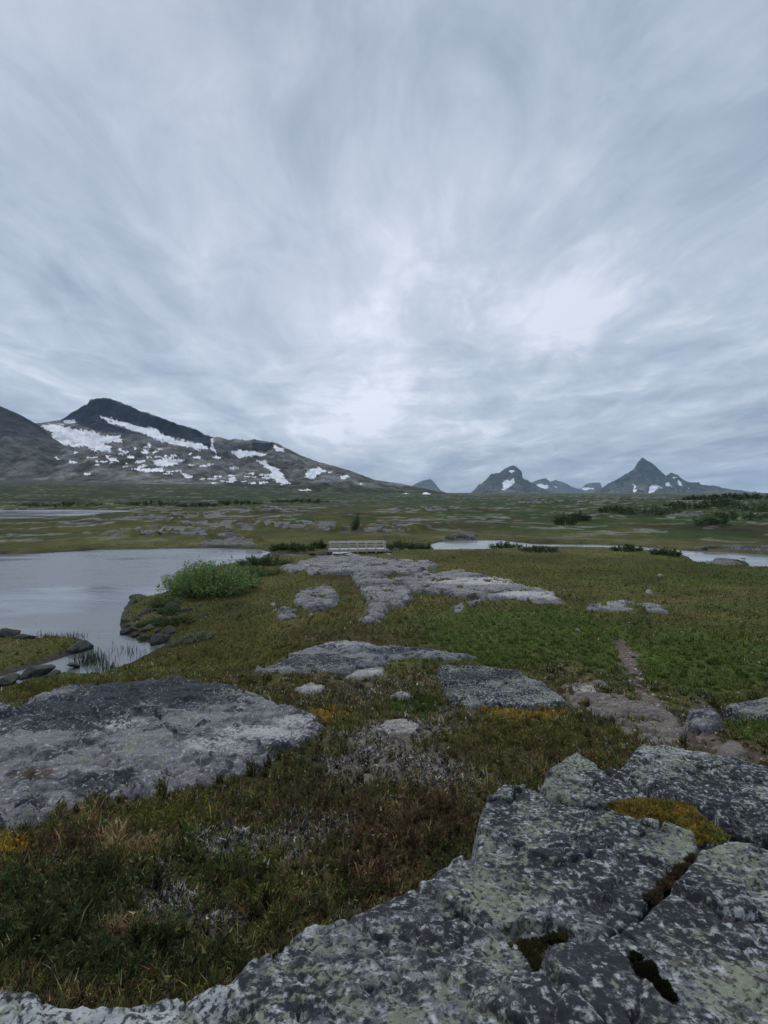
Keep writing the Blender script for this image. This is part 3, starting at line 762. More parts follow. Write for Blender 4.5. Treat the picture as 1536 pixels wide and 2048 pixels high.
def m_plant(name, trans=0.3):
    m, t, b = new_mat(name)
    a = attr(t, 'col')
    b.inputs['Roughness'].default_value = 0.75
    b.inputs['Specular IOR Level'].default_value = 0.15
    t.links.new(a.outputs['Color'], b.inputs['Base Color'])
    tr = nd(t, 'ShaderNodeBsdfTranslucent')
    t.links.new(a.outputs['Color'], tr.inputs[0])
    mx = nd(t, 'ShaderNodeMixShader'); mx.inputs[0].default_value = trans
    out = t.nodes['Material Output']
    t.links.new(b.outputs[0], mx.inputs[1]); t.links.new(tr.outputs[0], mx.inputs[2]); t.links.new(mx.outputs[0], out.inputs[0])
    return m
MAT['plant'] = m_plant('plant')
MAT['grit'] = m_plant('grit', 0.0)

def m_water(name, tint, s):
    m, t, b = new_mat(name)
    geo = nd(t, 'ShaderNodeNewGeometry')
    n1 = noise(t, vmap(t, geo.outputs['Position'], scale=(1, 1.5, 1)), 2.2 * s, 5, 0.6)
    n2 = noise(t, vmap(t, geo.outputs['Position'], scale=(0.35, 1.0, 1)), 0.16 * s, 4, 0.6)
    b.inputs['Base Color'].default_value = (*tint, 1)
    b.inputs['IOR'].default_value = 1.75
    b.inputs['Specular IOR Level'].default_value = 0.5
    t.links.new(ramp(t, n2, [(0.44, 0.04), (0.58, 0.30)]), b.inputs['Roughness'])
    bump(t, b, mathn(t, 'MULTIPLY', n1, ramp(t, n2, [(0.42, 0.25), (0.6, 1.0)])), 0.30, 0.06)
    return m
MAT['water'] = m_water('water', (.115, .130, .142), 1.0)
MAT['stream_water'] = m_water('stream_water', (.20, .225, .22), 2.0)

def m_simple(name, col, var=0.4, scale=12.0, rough=0.85, bs=0.02):
    m, t, b = new_mat(name)
    tc = nd(t, 'ShaderNodeTexCoord')
    n = noise(t, tc.outputs['Object'], scale, 8, 0.7)
    c = mixc(t, 1.0, col, ramp(t, n, [(0.3, 1 - var), (0.7, 1 + var)]), 'MULTIPLY')
    t.links.new(c, b.inputs['Base Color'])
    b.inputs['Roughness'].default_value = rough
    bump(t, b, n, 0.6, bs)
    return m
MAT['timber'] = m_simple('weathered_timber', (.50, .485, .46), 0.45, 6.0)
MAT['bark'] = m_simple('bark', (.07, .055, .042), 0.4, 20.0)
MAT['snow'] = m_simple('snow', (.74, .76, .80), 0.22, 0.02, 0.7, 2.0)

def m_mountain():
    m, t, b = new_mat('mountain')
    a = attr(t, 'col')
    geo = nd(t, 'ShaderNodeNewGeometry')
    n1 = noise(t, geo.outputs['Position'], 0.035, 9, 0.72)
    n2 = noise(t, vmap(t, geo.outputs['Position'], scale=(1, 1, 0.25)), 0.012, 8, 0.7)
    n3 = noise(t, vmap(t, geo.outputs['Position'], scale=(1, 1, 0.6)), 0.005, 8, 0.7)
    k = mathn(t, 'MULTIPLY', mathn(t, 'MULTIPLY', ramp(t, n1, [(0.34, 0.35), (0.66, 1.65)]), ramp(t, n2, [(0.35, 0.5), (0.65, 1.5)])), ramp(t, n3, [(0.35, 0.55), (0.65, 1.45)]))
    t.links.new(mixc(t, 1.0, a.outputs['Color'], k, 'MULTIPLY'), b.inputs['Base Color'])
    b.inputs['Roughness'].default_value = 1.0
    b.inputs['Specular IOR Level'].default_value = 0.05
    bump(t, b, mathn(t, 'ADD', n1, n2), 0.8, 18.0)
    return m
MAT['mountain'] = m_mountain()

# ------------------------------------------------------------------ ground
def build_ground():
    az = np.concatenate([np.linspace(-math.pi, -0.86, 34)[:-1], np.linspace(-0.86, 0.86, 450), np.linspace(0.86, math.pi, 34)[1:]])
    r = np.concatenate([np.exp(np.linspace(math.log(.3), 0, 14))[:-1], np.exp(np.linspace(0, math.log(60), 430))[:-1],
                        np.exp(np.linspace(math.log(60), math.log(1500), 190))[:-1], np.exp(np.linspace(math.log(1500), math.log(12500), 30))])
    R, A = np.meshgrid(r, az, indexing='ij')
    x = (R * np.sin(A)).ravel(); y = (R * np.cos(A)).ravel()
    z = ground_eye(x, y)
    z = z - 0.035 * path_w(x, y)
    V = np.c_[x, y, z + EYE]
    me = new_mesh('ground', V, grid_faces(len(r), len(az)))
    set_col(me, 'col', ground_colour(x, y, z))
    o = link('ground', me, MAT['ground'])
    # small disc under the photographer's feet
    tag(o, 'open moorland of grass, heath and moss running to the mountains', 'ground', kind='structure')
build_ground()

def sheet(name, label, pts, wfn, m, cell, cut):
    A = np.array(pts)
    xs = np.arange(A[:, 0].min() - m, A[:, 0].max() + m, cell); ys = np.arange(A[:, 1].min() - m, A[:, 1].max() + m, cell)
    X, Y = np.meshgrid(xs, ys); x, y = X.ravel(), Y.ravel()
    F4 = grid_faces(len(ys), len(xs))
    near = line_d(x, y, pts) < m
    keep = near[F4].all(1)
    V, Fc = compact(np.c_[x, y, x * 0], F4, keep)
    w = wfn(V[:, 0], V[:, 1])
    V, Fc, w = compact(V, Fc, (w[Fc] > cut).all(1), w)
    z = ground_eye(V[:, 0], V[:, 1])
    V[:, 2] = z + EYE - 0.035 * path_w(V[:, 0], V[:, 1]) + 0.012 + 0.03 * fbm(V[:, 0] / .14, V[:, 1] / .12, 4, 77, .6)
    me = new_mesh(name, V, Fc)
    set_col(me, 'col', ground_colour(V[:, 0], V[:, 1], z))
    tag(link(name, me, MAT['ground']), label, 'path', kind='structure')
sheet('path', 'narrow brown earth footpath worn through the meadow', PATH, path_w, 0.75, 0.035, 0.45)
sheet('trail', 'pale trodden trail along the bare bedrock', TRAIL, lambda x, y: smooth(0.55, 0.2, line_d(x, y, TRAIL) + 0.25 * fbm(x / 0.8, y / 0.8, 3, 361)), 0.9, 0.07, 0.5)

def water(name, poly, z, mat, label, grow=0.9):
    A = np.array(poly); c = A.mean(0)
    # carry the sheet a little under the banks so that the shoreline is where ground and water meet
    n = len(A); B = []
    for i in range(n):
        e = A[(i + 1) % n] - A[i - 1]; L = math.hypot(*e) + 1e-9
        nv = np.array([e[1], -e[0]]) / L
        if poly_sd(np.array([A[i][0] + nv[0] * 0.01]), np.array([A[i][1] + nv[1] * 0.01]), poly)[0] > 0:
            nv = -nv
        B.append(A[i] + nv * grow)
    bm = bmesh.new()
    vs = [bm.verts.new((p[0], p[1], z + EYE)) for p in B]
    f = bm.faces.new(vs)
    f.normal_update()
    if f.normal.z < 0:
        f.normal_flip()
    me = bpy.data.meshes.new(name); bm.to_mesh(me); bm.free()
    return tag(link(name, me, MAT[mat]), label, 'water', kind='structure')
water('pond', POND, ZW, 'water', 'calm grey pond at the left with a grassy spit')
water('stream', STREAM, ZW - 0.015, 'stream_water', 'pale shallow stream winding across the moor past the footbridge', 0.5)
water('lake', LAKE, ZW, 'water', 'narrow far lake below the snowy mountain', 2.0)

# ------------------------------------------------------------------ rocks
def paint_fields(R, x, y, z):
    u = CU + F * x / np.maximum(y, .3); v = CV - F * z / np.maximum(y, .3)
    ch = {k: np.zeros(len(x)) for k in 'dpgob'}
    sz = R['wl']
    wob = 0.4 * fbm(x / (sz * 0.8), y / (sz * 0.8), 4, R['seed'] + 77)
    for bu, bv, ru, rv, k, st in R['paint']:
        d = np.hypot((u - bu) / ru, (v - bv) / rv) + wob
        ch[k] = ch[k] + st * smooth(1.3, 0.35, d)
    return np.c_[ch['d'], ch['p'], ch['g']], np.c_[ch['o'], ch['b'], np.zeros(len(x))]

def build_rock(R):
    A = np.array(R['P']); m = (R['proud'] + 0.3 + R['er']) / R['steep'] + R['warp'] * 1.5 + 0.1
    x0, x1 = A[:, 0].min() - m, A[:, 0].max() + m
    y0, y1 = max(A[:, 1].min() - m, -1.2), A[:, 1].max() + m
    c = math.sqrt((x1 - x0) * (y1 - y0) / R['cells'])
    nx, ny = max(8, int((x1 - x0) / c)), max(8, int((y1 - y0) / c))
    X, Y = np.meshgrid(np.linspace(x0, x1, nx), np.linspace(y0, y1, ny))
    x, y = X.ravel(), Y.ravel()
    z = rock_z(R, x, y)
    g = ground_eye(x, y)
    F4 = grid_faces(ny, nx)
    alive = z > g - 0.10 - 0.15 * R['proud']
    keep = alive[F4].any(1)
    if not keep.any():
        return
    V = np.c_[x, y, z + EYE]
    p1, p2 = paint_fields(R, x, y, z)
    V, Fc, p1, p2 = compact(V, F4, keep, p1, p2)
    org = np.array([A[:, 0].mean(), A[:, 1].mean(), 0.0]); org[2] = float(np.median(V[:, 2]))
    me = new_mesh(R['name'], V - org, Fc)
    set_col(me, 'paint', p1); set_col(me, 'paint2', p2)
    o = link(R['name'], me, MAT[R['mat']], loc=org)
    tag(o, R['label'], R['cat'], R['group'] or ('bare bedrock in the moor' if R['mat'] in ('rock_bedrock', 'rock_far') else 'rocks in the foreground heath'))
for R in ROCKS:
    build_rock(R)

# loose stones
def stone_mesh(seed, sub=3):
    r_ = random.Random(seed)
    bm = bmesh.new()
    bmesh.ops.create_icosphere(bm, subdivisions=sub, radius=1.0)
    planes = []
    for _ in range(12):
        a = r_.uniform(0, 6.283); e = r_.uniform(-0.4, 1.2)
        planes.append((np.array([math.cos(a) * math.cos(e), math.sin(a) * math.cos(e), math.sin(e)]), r_.uniform(.42, .82)))
    for v in bm.verts:
        p = np.array(v.co)
        for nrm, d in planes:
            k = float(p @ nrm)
            if k > d:
                p = p - nrm * (k - d) * 0.97
        p = p * (1 + 0.08 * float(perlin(np.array([p[0] * 2 + seed]), np.array([p[1] * 2 + p[2] * 1.7]), seed)[0]))
        v.co = (p[0] * 1.2, p[1] * 1.0, p[2] * 0.8)
    for f in bm.faces:
        f.smooth = True
    me = bpy.data.meshes.new('stone'); bm.to_mesh(me); bm.free()
    z0 = np.zeros((len(me.vertices), 3), np.float32)
    set_col(me, 'paint', z0); set_col(me, 'paint2', z0)
    return me
_stones = {}
def stone(u, v, wpx, label, mat='rock_wet', group=None, z=None, sq=1.0, name='stone', cat='stone', ymax=None, up=0.12):
    if z is None:
        x, y = hit([(u, v)], ymax)[0]
        zz = float(ground_eye(np.array([x]), np.array([y]))[0])
    else:
        (x, y), zz = on_level([(u, v)], z)[0], z
    k = len(_stones_used) % 5
    key = (k, mat)
    if key not in _stones:
        me = stone_mesh(90 + k); me.materials.append(MAT[mat]); _stones[key] = me
    o = link(name, _stones[key])
    s = wpx / F * y * 0.5
    o.location = (x, y, zz + EYE + s * up)
    o.scale = (s, s * random.uniform(.8, 1.1), s * sq)
    o.rotation_euler = (random.uniform(-.15, .15), random.uniform(-.15, .15), random.uniform(0, 6.28))
    _stones_used.append(o)
    return tag(o, label, cat, group)
_stones_used = []
GS = 'dark stones on the pond point'
for u, v, w, lab in [
    (262, 1262, 34, 'large dark stone at the outer tip of the pond point'), (252, 1243, 22, 'small dark stone on the outermost edge of the pond point, above the large one'), (285, 1278, 30, 'flat dark stone at the lower water line of the pond point'),
    (318, 1284, 42, 'broad dark stone overhanging the little inlet, lowest on the point'), (300, 1258, 32, 'dark rounded stone in the middle of the pond point'), (290, 1225, 26, 'dark upright stone at the upper edge of the pond point'),
    (318, 1238, 34, 'grey stone behind the upright one on the pond point'), (322, 1210, 26, 'pale-topped stone near the willow on the pond point'), (345, 1215, 30, 'grey flat stone just left of the willow foot'),
    (340, 1262, 36, 'mossy grey stone inland on the pond point'), (372, 1222, 26, 'low grey stone below the big willow'), (395, 1212, 20, 'small grey stone under the right half of the big willow'), (275, 1240, 18, 'smallest stone of the pond point, between its dark neighbours')]:
    stone(u, v, w, lab, group=GS, ymax=34, up=.05)
for u, v, w, lab in [
    (256, 1254, 16, 'tiny dark stone touching the large stone at the tip of the pond point'),
    (270, 1272, 20, 'small dark stone just right below the large tip stone'),
    (300, 1287, 22, 'small wet stone left of the broad overhanging one at the inlet'),
    (278, 1254, 18, 'small stone wedged right of the large tip stone'),
    (305, 1240, 18, 'small dark stone above the rounded middle stone of the point'),
    (330, 1225, 18, 'small stone between the grey stone and the flat stone by the willow foot'),
    (338, 1203, 20, 'dark stone at the water side of the willow foot'),
    (318, 1262, 20, 'small stone right of the rounded middle stone'),
    (332, 1276, 26, 'dark stone behind the broad overhanging one at the inlet'),
    (290, 1210, 14, 'tiny stone on the upper water line right of the lone round stone'),
    (310, 1222, 16, 'small stone just below the pale-topped one'),
    (355, 1230, 18, 'small stone half hidden inland below the flat willow stone'),
    (360, 1205, 18, 'dark stone under the left edge of the big willow'),
    (282, 1232, 14, 'tiny dark stone below the upright stone on the point')]:
    stone(u, v, w, lab, group='rubble of the pond point', ymax=34, up=.05, name='shore_stone')
stone(268, 1208, 22, 'lone mossy round stone standing in the pond off the point', group=GS, z=ZW + 0.05, sq=1.2)
stone(280, 1196, 34, 'thin flat stone just breaking the pond surface above the lone round one', group=GS, z=ZW - 0.05, sq=0.45)
for u, v, w, sq, lab in [(8, 1272, 52, 1.0, 'blocky dark boulder at the left edge on the grassy spit'), (48, 1276, 34, .6, 'low flat stone beside the blocky boulder on the spit'), (160, 1296, 46, 1.0, 'dark rounded stone at the tip of the grassy spit'),
                         (70, 1346, 60, .6, 'long flat dark stone below the grassy spit'), (20, 1362, 60, .4, 'flat grey stone at the near pond shore, left edge'), (110, 1348, 34, .6, 'small dark stone on the near pond shore below the spit'), (150, 1330, 26, .5, 'small wet stone among the sedges below the spit')]:
    stone(u, v, w, lab, group='stones round the grassy spit', z=ZW + 0.08, sq=sq)
for u, v, w, lab in [(1298, 1186, 22, 'pale round stone lying alone in the right-hand meadow'), (1322, 1153, 16, 'small white stone far out in the right-hand meadow'), (1155, 1262, 12, 'tiny pale stone in the grass left of the footpath'), (1362, 1266, 10, 'tiny pale stone in the grass right of the footpath'),
                     (545, 1212, 18, 'pale rubble stone left of the squarish bedrock hump'), (556, 1236, 14, 'small pale rubble stone lower left of the squarish hump'), (575, 1222, 16, 'grey rubble stone against the squarish hump'), (620, 1236, 16, 'pale stone just below the squarish hump')]:
    stone(u, v, w, lab, mat='rock_pale', group='pale stones strewn in the meadow', ymax=40)
for u, v, w, lab in [(1268, 1348, 22, 'reddish stone in the middle of the footpath'), (1252, 1334, 14, 'small brown stone at the left side of the footpath'), (1270, 1312, 16, 'small pinkish stone at the upper end of the bare footpath'), (1280, 1372, 14, 'little brown stone low on the footpath'),
                     (1206, 1392, 34, 'flat pale stone on the upper part of the worn slab'), (1252, 1400, 30, 'grey flat stone on the worn slab, right of the pale one'), (1330, 1466, 44, 'brown angular block at the lower end of the worn slab'), (1175, 1384, 40, 'pale wedge-shaped stone at the top of the worn slab')]:
    stone(u, v, w, lab, mat='rock_worn', group='stones along the footpath', sq=.55, ymax=12)

# gravel and crumbled stone on the path
def gravel():
    pts = []
    for (ax, ay), (bx, by) in zip(PATH[3:-1], PATH[4:]):
        k = int(110 * math.hypot(bx - ax, by - ay)); tt = rng.uniform(0, 1, k)
        pts.append(np.c_[ax + (bx - ax) * tt + rng.normal(0, .2, k), ay + (by - ay) * tt + rng.normal(0, .2, k)])
    P = np.concatenate(pts); P = P[path_w(P[:, 0], P[:, 1]) > .25]
    z = ground_eye(P[:, 0], P[:, 1]) - .035 * path_w(P[:, 0], P[:, 1]); n = len(P)
    r0 = rng.lognormal(-4.0, .65, n).clip(.006, .06)
    ico = np.array([(1, 0, 0), (0, 1, 0), (-1, 0, 0), (0, -1, 0), (.1, .1, .75), (.5, .5, .45), (-.5, .45, .4), (-.45, -.5, .45), (.5, -.45, .4)])
    f = np.array([(0, 1, 5), (1, 2, 6), (2, 3, 7), (3, 0, 8), (5, 1, 6), (6, 2, 7), (7, 3, 8), (8, 0, 5), (4, 5, 6), (4, 6, 7), (4, 7, 8), (4, 8, 5)])
    V = ico[None] * (1 + .3 * rng.normal(size=(n, 9, 1)).clip(-1, 1)) * r0[:, None, None]
    a = rng.uniform(0, 6.28, n)[:, None]
    V = np.stack([V[..., 0] * np.cos(a) - V[..., 1] * np.sin(a) * .8, V[..., 0] * np.sin(a) + V[..., 1] * np.cos(a) * .8, V[..., 2] * .7], -1) + np.c_[P, z + EYE][:, None]
    c = np.array([(.19, .14, .12), (.24, .2, .18), (.12, .09, .08), (.3, .27, .25)])[rng.integers(0, 4, n)] * rng.uniform(.7, 1.25, (n, 1))
    me = new_mesh('gravel', V.reshape(-1, 3), (np.arange(n)[:, None, None] * 9 + f[None]).reshape(-1, 3), False)
    set_col(me, 'col', np.repeat(c, 9, 0))
    tag(link('gravel', me, MAT['grit']), 'brownish grit and crumbled stone on the footpath', 'gravel', kind='stuff')
gravel()

# ------------------------------------------------------------------ footbridge
def box(bm, c, d, rz=0.0):
    ret = bmesh.ops.create_cube(bm, size=1.0)
    cr, sr = math.cos(rz), math.sin(rz)
    for v in ret['verts']:
        x, y, z = v.co.x * d[0], v.co.y * d[1], v.co.z * d[2]
        v.co = (c[0] + x * cr - y * sr, c[1] + x * sr + y * cr, c[2] + z)

def part(name, parent, boxes, mat, bev=0.008):
    bm = bmesh.new()
    for b_ in boxes:
        box(bm, *b_)
    bmesh.ops.bevel(bm, geom=list(bm.edges), offset=bev, segments=1, affect='EDGES')
    me = bpy.data.meshes.new(name); bm.to_mesh(me); bm.free()
    return link(name, me, MAT[mat], parent)

def build_bridge():
    y = 46.5; xa = (658 - CU) / F * y; xb = (772 - CU) / F * y
    L = xb - xa
    root = link('footbridge', None, loc=((xa + xb) / 2, y, ZW + EYE + 0.02))
    root.rotation_euler = (0, 0, math.radians(5))
    tag(root, 'small weathered grey timber footbridge with railings over the stream', 'footbridge')
    dz = 0.60
    for s in (-1, 1):
        part('beam', root, [((0, s * 0.42, dz - 0.13), (L * 1.02, 0.16, 0.2))], 'timber', 0.02)
    npl = 30
    for i in range(npl):
        px = -L / 2 + L * (i + .5) / npl
        o = part('plank', root, [((px, random.uniform(-.02, .02), dz + random.uniform(-.006, .006)), (L / npl * 0.88, 1.1, 0.05))], 'timber')
    for s in (-1, 1):
        for i in range(7):
            px = -L / 2 + 0.15 + (L - .3) * i / 6
            part('post', root, [((px, s * 0.60, dz + 0.17), (0.12, 0.12, 1.0))], 'timber')
        part('handrail', root, [((0, s * 0.60, dz + 0.68), (L * 1.0, 0.13, 0.08))], 'timber')
        part('rail', root, [((0, s * 0.665, dz + 0.33), (L * 0.98, 0.03, 0.06))], 'timber')
    for s in (-1, 1):
        part('abutment', root, [((s * (L / 2 + 0.1), 0, 0.10), (0.9, 1.5, 0.56))], 'rock_wet', 0.1)
build_bridge()
for u, v, w, sq, lab in [(645, 1112, 30, .7, 'dark boulder left of the footbridge at the stream'), (668, 1113, 22, .6, 'dark stone under the left end of the footbridge'), (700, 1112, 40, .35, 'long pale flat stone in front of the footbridge'), (775, 1110, 26, .4, 'pale flat stone below the right end of the footbridge'), (625, 1108, 18, .6, 'small stone in the pond outlet left of the bridge')]:
    stone(u, v, w, lab, mat='rock_pale' if 'pale' in lab else 'rock_wet', group='stones at the footbridge', z=ZW + 0.08, sq=sq)

# ------------------------------------------------------------------ shrubs
def leaf_mesh(name, P, D, size, col, aspect=0.42):
    """diamond leaves at P pointing along D"""
    n = len(P)
    D = D / (np.linalg.norm(D, axis=1, keepdims=True) + 1e-9)
    up = rng.normal(size=(n, 3)); S = np.cross(D, up); S /= (np.linalg.norm(S, axis=1, keepdims=True) + 1e-9)
    L = size[:, None]
    V = np.empty((n, 4, 3)); V[:, 0] = P; V[:, 1] = P + D * L * .5 + S * L * aspect * .5; V[:, 2] = P + D * L; V[:, 3] = P + D * L * .5 - S * L * aspect * .5
    me = new_mesh(name, V.reshape(-1, 3), np.arange(n * 4).reshape(n, 4), False)
    set_col(me, 'col', np.repeat(col, 4, 0))
    return me

def stems_mesh(name, A, B, r0, r1):
    """thin three-sided stems from A to B"""
    n = len(A); D = B - A; D /= (np.linalg.norm(D, axis=1, keepdims=True) + 1e-9)
    S = np.cross(D, np.array([0.31, .9, .2])); S /= (np.linalg.norm(S, axis=1, keepdims=True) + 1e-9); T = np.cross(D, S)
    V = np.empty((n, 6, 3))
    for k in range(3):
        a = 2.0944 * k; w = S * math.cos(a) + T * math.sin(a)
        V[:, k] = A + w * r0; V[:, 3 + k] = B + w * r1
    f = np.array([(0, 1, 4, 3), (1, 2, 5, 4), (2, 0, 3, 5)])
    return new_mesh(name, V.reshape(-1, 3), (np.arange(n)[:, None, None] * 6 + f[None]).reshape(-1, 4))

def shrub(label, x, y, rx, ry, h, shoots, leaves, lsize, col, name='willow_shrub', group=None, z=None, lean=0.35, cat='shrub', crown0=0.12, var=0.25):
    z0 = float(ground_eye(np.array([x]), np.array([y]))[0]) if z is None else z
    root = link(name, None, loc=(x, y, z0 + EYE - 0.04))
    tag(root, label, cat, group)
    a = rng.uniform(0, 2 * np.pi, shoots); q = np.sqrt(rng.uniform(0, 1, shoots))
    bx, by = q * np.cos(a) * rx * .75, q * np.sin(a) * ry * .75
    hh = h * (1 - 0.5 * q ** 2.2) * rng.uniform(.55, 1.12, shoots) * (1 + .45 * fbm(bx / (rx * .4) + x, by / (rx * .4), 2, 61))
    gz = ground_eye(bx + x, by + y) - z0
    gz = np.clip(gz, -0.3, 0.3)
    A = np.c_[bx, by, gz - 0.03]
    B = np.c_[bx + np.cos(a) * q * rx * lean + rng.normal(0, .06 * h, shoots), by + np.sin(a) * q * ry * lean + rng.normal(0, .06 * h, shoots), gz + hh]
    link('stem', stems_mesh('stem', A, B, 0.012 * h + .004, 0.004), MAT['bark'], root)['kind'] = 'stuff'
    i = rng.integers(0, shoots, leaves); t = crown0 + (1 - crown0) * rng.uniform(0, 1, leaves) ** .75
    P = A[i] + (B[i] - A[i]) * t[:, None]
    ax = B[i] - A[i]; ax /= np.linalg.norm(ax, axis=1, keepdims=True)
    o = rng.normal(size=(leaves, 3)); o /= np.linalg.norm(o, axis=1, keepdims=True)
    P = P + o * (0.10 * h * rng.uniform(0, 1, leaves) ** .6)[:, None]
    D = ax * 0.7 + o * 0.9
    c = np.array(col)[None] * (1 + var * rng.normal(size=leaves).clip(-2, 2))[:, None] * (0.85 + 0.3 * rng.uniform(size=shoots)[i])[:, None]
    c = c * np.array([1, 1, 1])[None]
    c[:, 0] *= 1 + .25 * rng.normal(size=leaves).clip(-1.5, 1.5)
    link('foliage', leaf_mesh('foliage', P, D, lsize * rng.uniform(.6, 1.3, leaves), np.clip(c, .005, .6)), MAT['plant'], root)['kind'] = 'stuff'
    return root

WIL = (.19, .27, .10)
def at(u, v, z=None, ymax=None):
    return on_level([(u, v)], z)[0] if z is not None else hit([(u, v)], ymax)[0]
x, y = at(425, 1190, -5.95); shrub('big bright green willow thicket on the pond shore', x - .1, y, 2.2, 1.4, 1.9, 150, 9500, .15, WIL, lean=.55)
x, y = at(372, 1184, -6.05); shrub('left shoulder of green willow shoots hanging over the pond beside the big thicket', x, y, .75, .8, 1.35, 70, 3600, .11, WIL)
x, y = at(478, 1180, -5.9); shrub('low green willow running out right of the big thicket', x, y, 1.2, 1.0, .95, 90, 4600, .10, (.078, .125, .04))
x, y = at(530, 1132, -6.0); shrub('narrow strip of green sedge and willow at the pond outlet', x, y, 2.2, .6, .75, 120, 4200, .12, (.08, .13, .045))
x, y = at(455, 1180, -5.9); shrub('light green willow shoots leaning out of the right side of the big thicket', x, y, .8, .7, 1.5, 50, 2600, .13, (.17, .24, .09), lean=.8)
x, y = at(508, 1150, -5.9); shrub('loose green willow trailing along the shore right of the thicket', x, y, 1.5, .6, .8, 80, 3200, .12, (.13, .19, .07), lean=.7)
x, y = at(330, 1215, -6.0); shrub('green leafy willow creeping down the point left of the big thicket', x, y, .7, .5, .45, 70, 2600, .08, (.12, .17, .065), lean=.7)
x, y = at(288, 1252, -6.05); shrub('bright leafy tuft on top of the tip stones of the point', x, y, .45, .3, .28, 50, 1700, .06, (.13, .18, .07))
x, y = at(350, 1248, -5.95); shrub('dense dark green mat covering the inland stones of the point', x, y, .9, .5, .25, 90, 3400, .07, (.075, .105, .04))
x, y = at(385, 1270, -5.7); shrub('low silvery willow mat on the point above the little inlet', x, y, .9, .6, .32, 110, 4200, .07, (.19, .215, .14))
x, y = at(340, 1232, -6.0); shrub('small green willow among the dark stones of the point', x, y, .6, .5, .4, 60, 2400, .07, (.075, .12, .045))
x, y = at(312, 1250, -6.05); shrub('low leafy plant between the stones at the tip of the point', x, y, .5, .35, .22, 50, 1800, .06, (.10, .14, .06))
x, y = at(300, 1276, -6.1); shrub('leafy fringe over the lowest stones of the point', x, y, .6, .3, .2, 50, 1800, .06, (.085, .12, .05))
x, y = at(712, 1066, -5.95); shrub('slim green birch sapling standing behind the footbridge', x, y, .55, .5, 2.3, 22, 1500, .16, (.06, .105, .04), name='birch_sapling', cat='tree', lean=.5)
GB = 'willow shrubs by the stream'
for u, v, w, h, lab in [(800, 1098, 60, 1.0, 'dark green willow right of the footbridge'), (842, 1096, 50, .9, 'dark willow between the footbridge and the pale stream'), (600, 1100, 60, .8, 'green willow left of the footbridge'), (560, 1098, 44, .6, 'low green willow at the pond outlet, farthest left of the bridge shrubs'), (636, 1096, 30, .8, 'small willow close against the left end of the footbridge'),
                        (1010, 1096, 60, .7, 'green willow at the end of the pale pool'), (1080, 1104, 80, .6, 'low green willow on the near stream bank, middle of the meadow edge'), (1330, 1112, 60, .7, 'green willow on the near bank before the right stream bend'), (1255, 1104, 60, .6, 'low willow on the near bank left of the stream bend')]:
    x, y = at(u, v, -5.95)
    wd = w / F * y * .5
    shrub(lab, x, y, wd, wd * .6, h, 60, 2200, .15, (.055, .092, .035), group=GB)
GF = 'dark willow scrub on the far moor'
for u, v, w, h, lab in [(1130, 1050, 50, 2.2, 'lone green willow clump in the middle of the right-hand moor'), (1300, 1030, 120, 2.2, 'broad dark willow scrub below the sharp peak'), (1375, 1018, 90, 2.4, 'dark willow scrub above the pale far rock'), (1440, 1012, 60, 3.6, 'tallest dark willow on the right-hand skyline'), (1500, 1022, 120, 3.2, 'dark willow scrub reaching the right edge of the picture'),
                        (1505, 998, 70, 3.4, 'skyline scrub at the far right edge of the plain'), (1452, 999, 60, 2.8, 'skyline scrub just left of the far right edge'), (1400, 1001, 60, 2.2, 'thin skyline scrub right below the foot of the sharp peak'), (1480, 1040, 100, 2.0, 'lower dark willow belt near the right edge'), (1230, 1024, 70, 1.8, 'small dark willow scrub left of the broad one'), (395, 1014, 80, 1.7, 'dark willow clump at the far lake end'), (300, 1010, 120, 1.7, 'dark willow belt on the slope above the lake'), (120, 1012, 160, 1.7, 'long dark willow belt behind the lake at the left'), (480, 1008, 90, 1.7, 'bright green willow belt below the snowy mountain'), (600, 1004, 110, 1.7, 'green willow belt right below the mountain foot'), (1160, 1040, 40, 1.6, 'small willow right of the lone moor clump'), (1420, 1050, 60, 1.6, 'low dark willow near the right stream bend')]:
    x, y = at(u, v, None, 420)
    wd = w / F * y * .5
    shrub(lab, x, y, wd, wd * .9, h, 60, 1300, .0036 * y, (.046, .072, .026), group=GF, lean=.3, name='willow_scrub')

# ------------------------------------------------------------------ grass, heath, moss and lichen close by
def blades(x, y, z, L, W, col, lean, seg):
    """bent blades: three-cornered when seg = 1, with a knee when seg = 2"""
    n = len(x)
    a = rng.uniform(0, 2 * np.pi, n); d = np.c_[np.cos(a), np.sin(a), np.zeros(n)]
    b = rng.uniform(0, 2 * np.pi, n); s = np.c_[np.cos(b), np.sin(b), np.zeros(n)] * (W * .5)[:, None]
    P = np.c_[x, y, z]
    up = np.array([0, 0, 1.0])
    ln = lean[:, None]
    if seg == 1:
        tip = P + (up * np.sqrt(np.maximum(1 - ln ** 2, .02)) + d * ln) * L[:, None]
        V = np.stack([P - s, P + s, tip], 1).reshape(-1, 3)
        return V, np.arange(n * 3).reshape(n, 3), np.repeat(col, 3, 0)
    k = P + (up * np.sqrt(np.maximum(1 - (ln * .5) ** 2, .02)) + d * ln * .5) * (L * .55)[:, None]
    tip = k + (up * np.sqrt(np.maximum(1 - ln ** 2, .0)) * .8 + d * ln) * (L * .45)[:, None]
    V = np.stack([P - s, P + s, k + s * .8, k - s * .8, tip], 1).reshape(-1, 3)
    f = np.array([(0, 1, 2), (0, 2, 3), (3, 2, 4)])
    return V, (np.arange(n)[:, None, None] * 5 + f[None]).reshape(-1, 3), np.repeat(col, 5, 0)

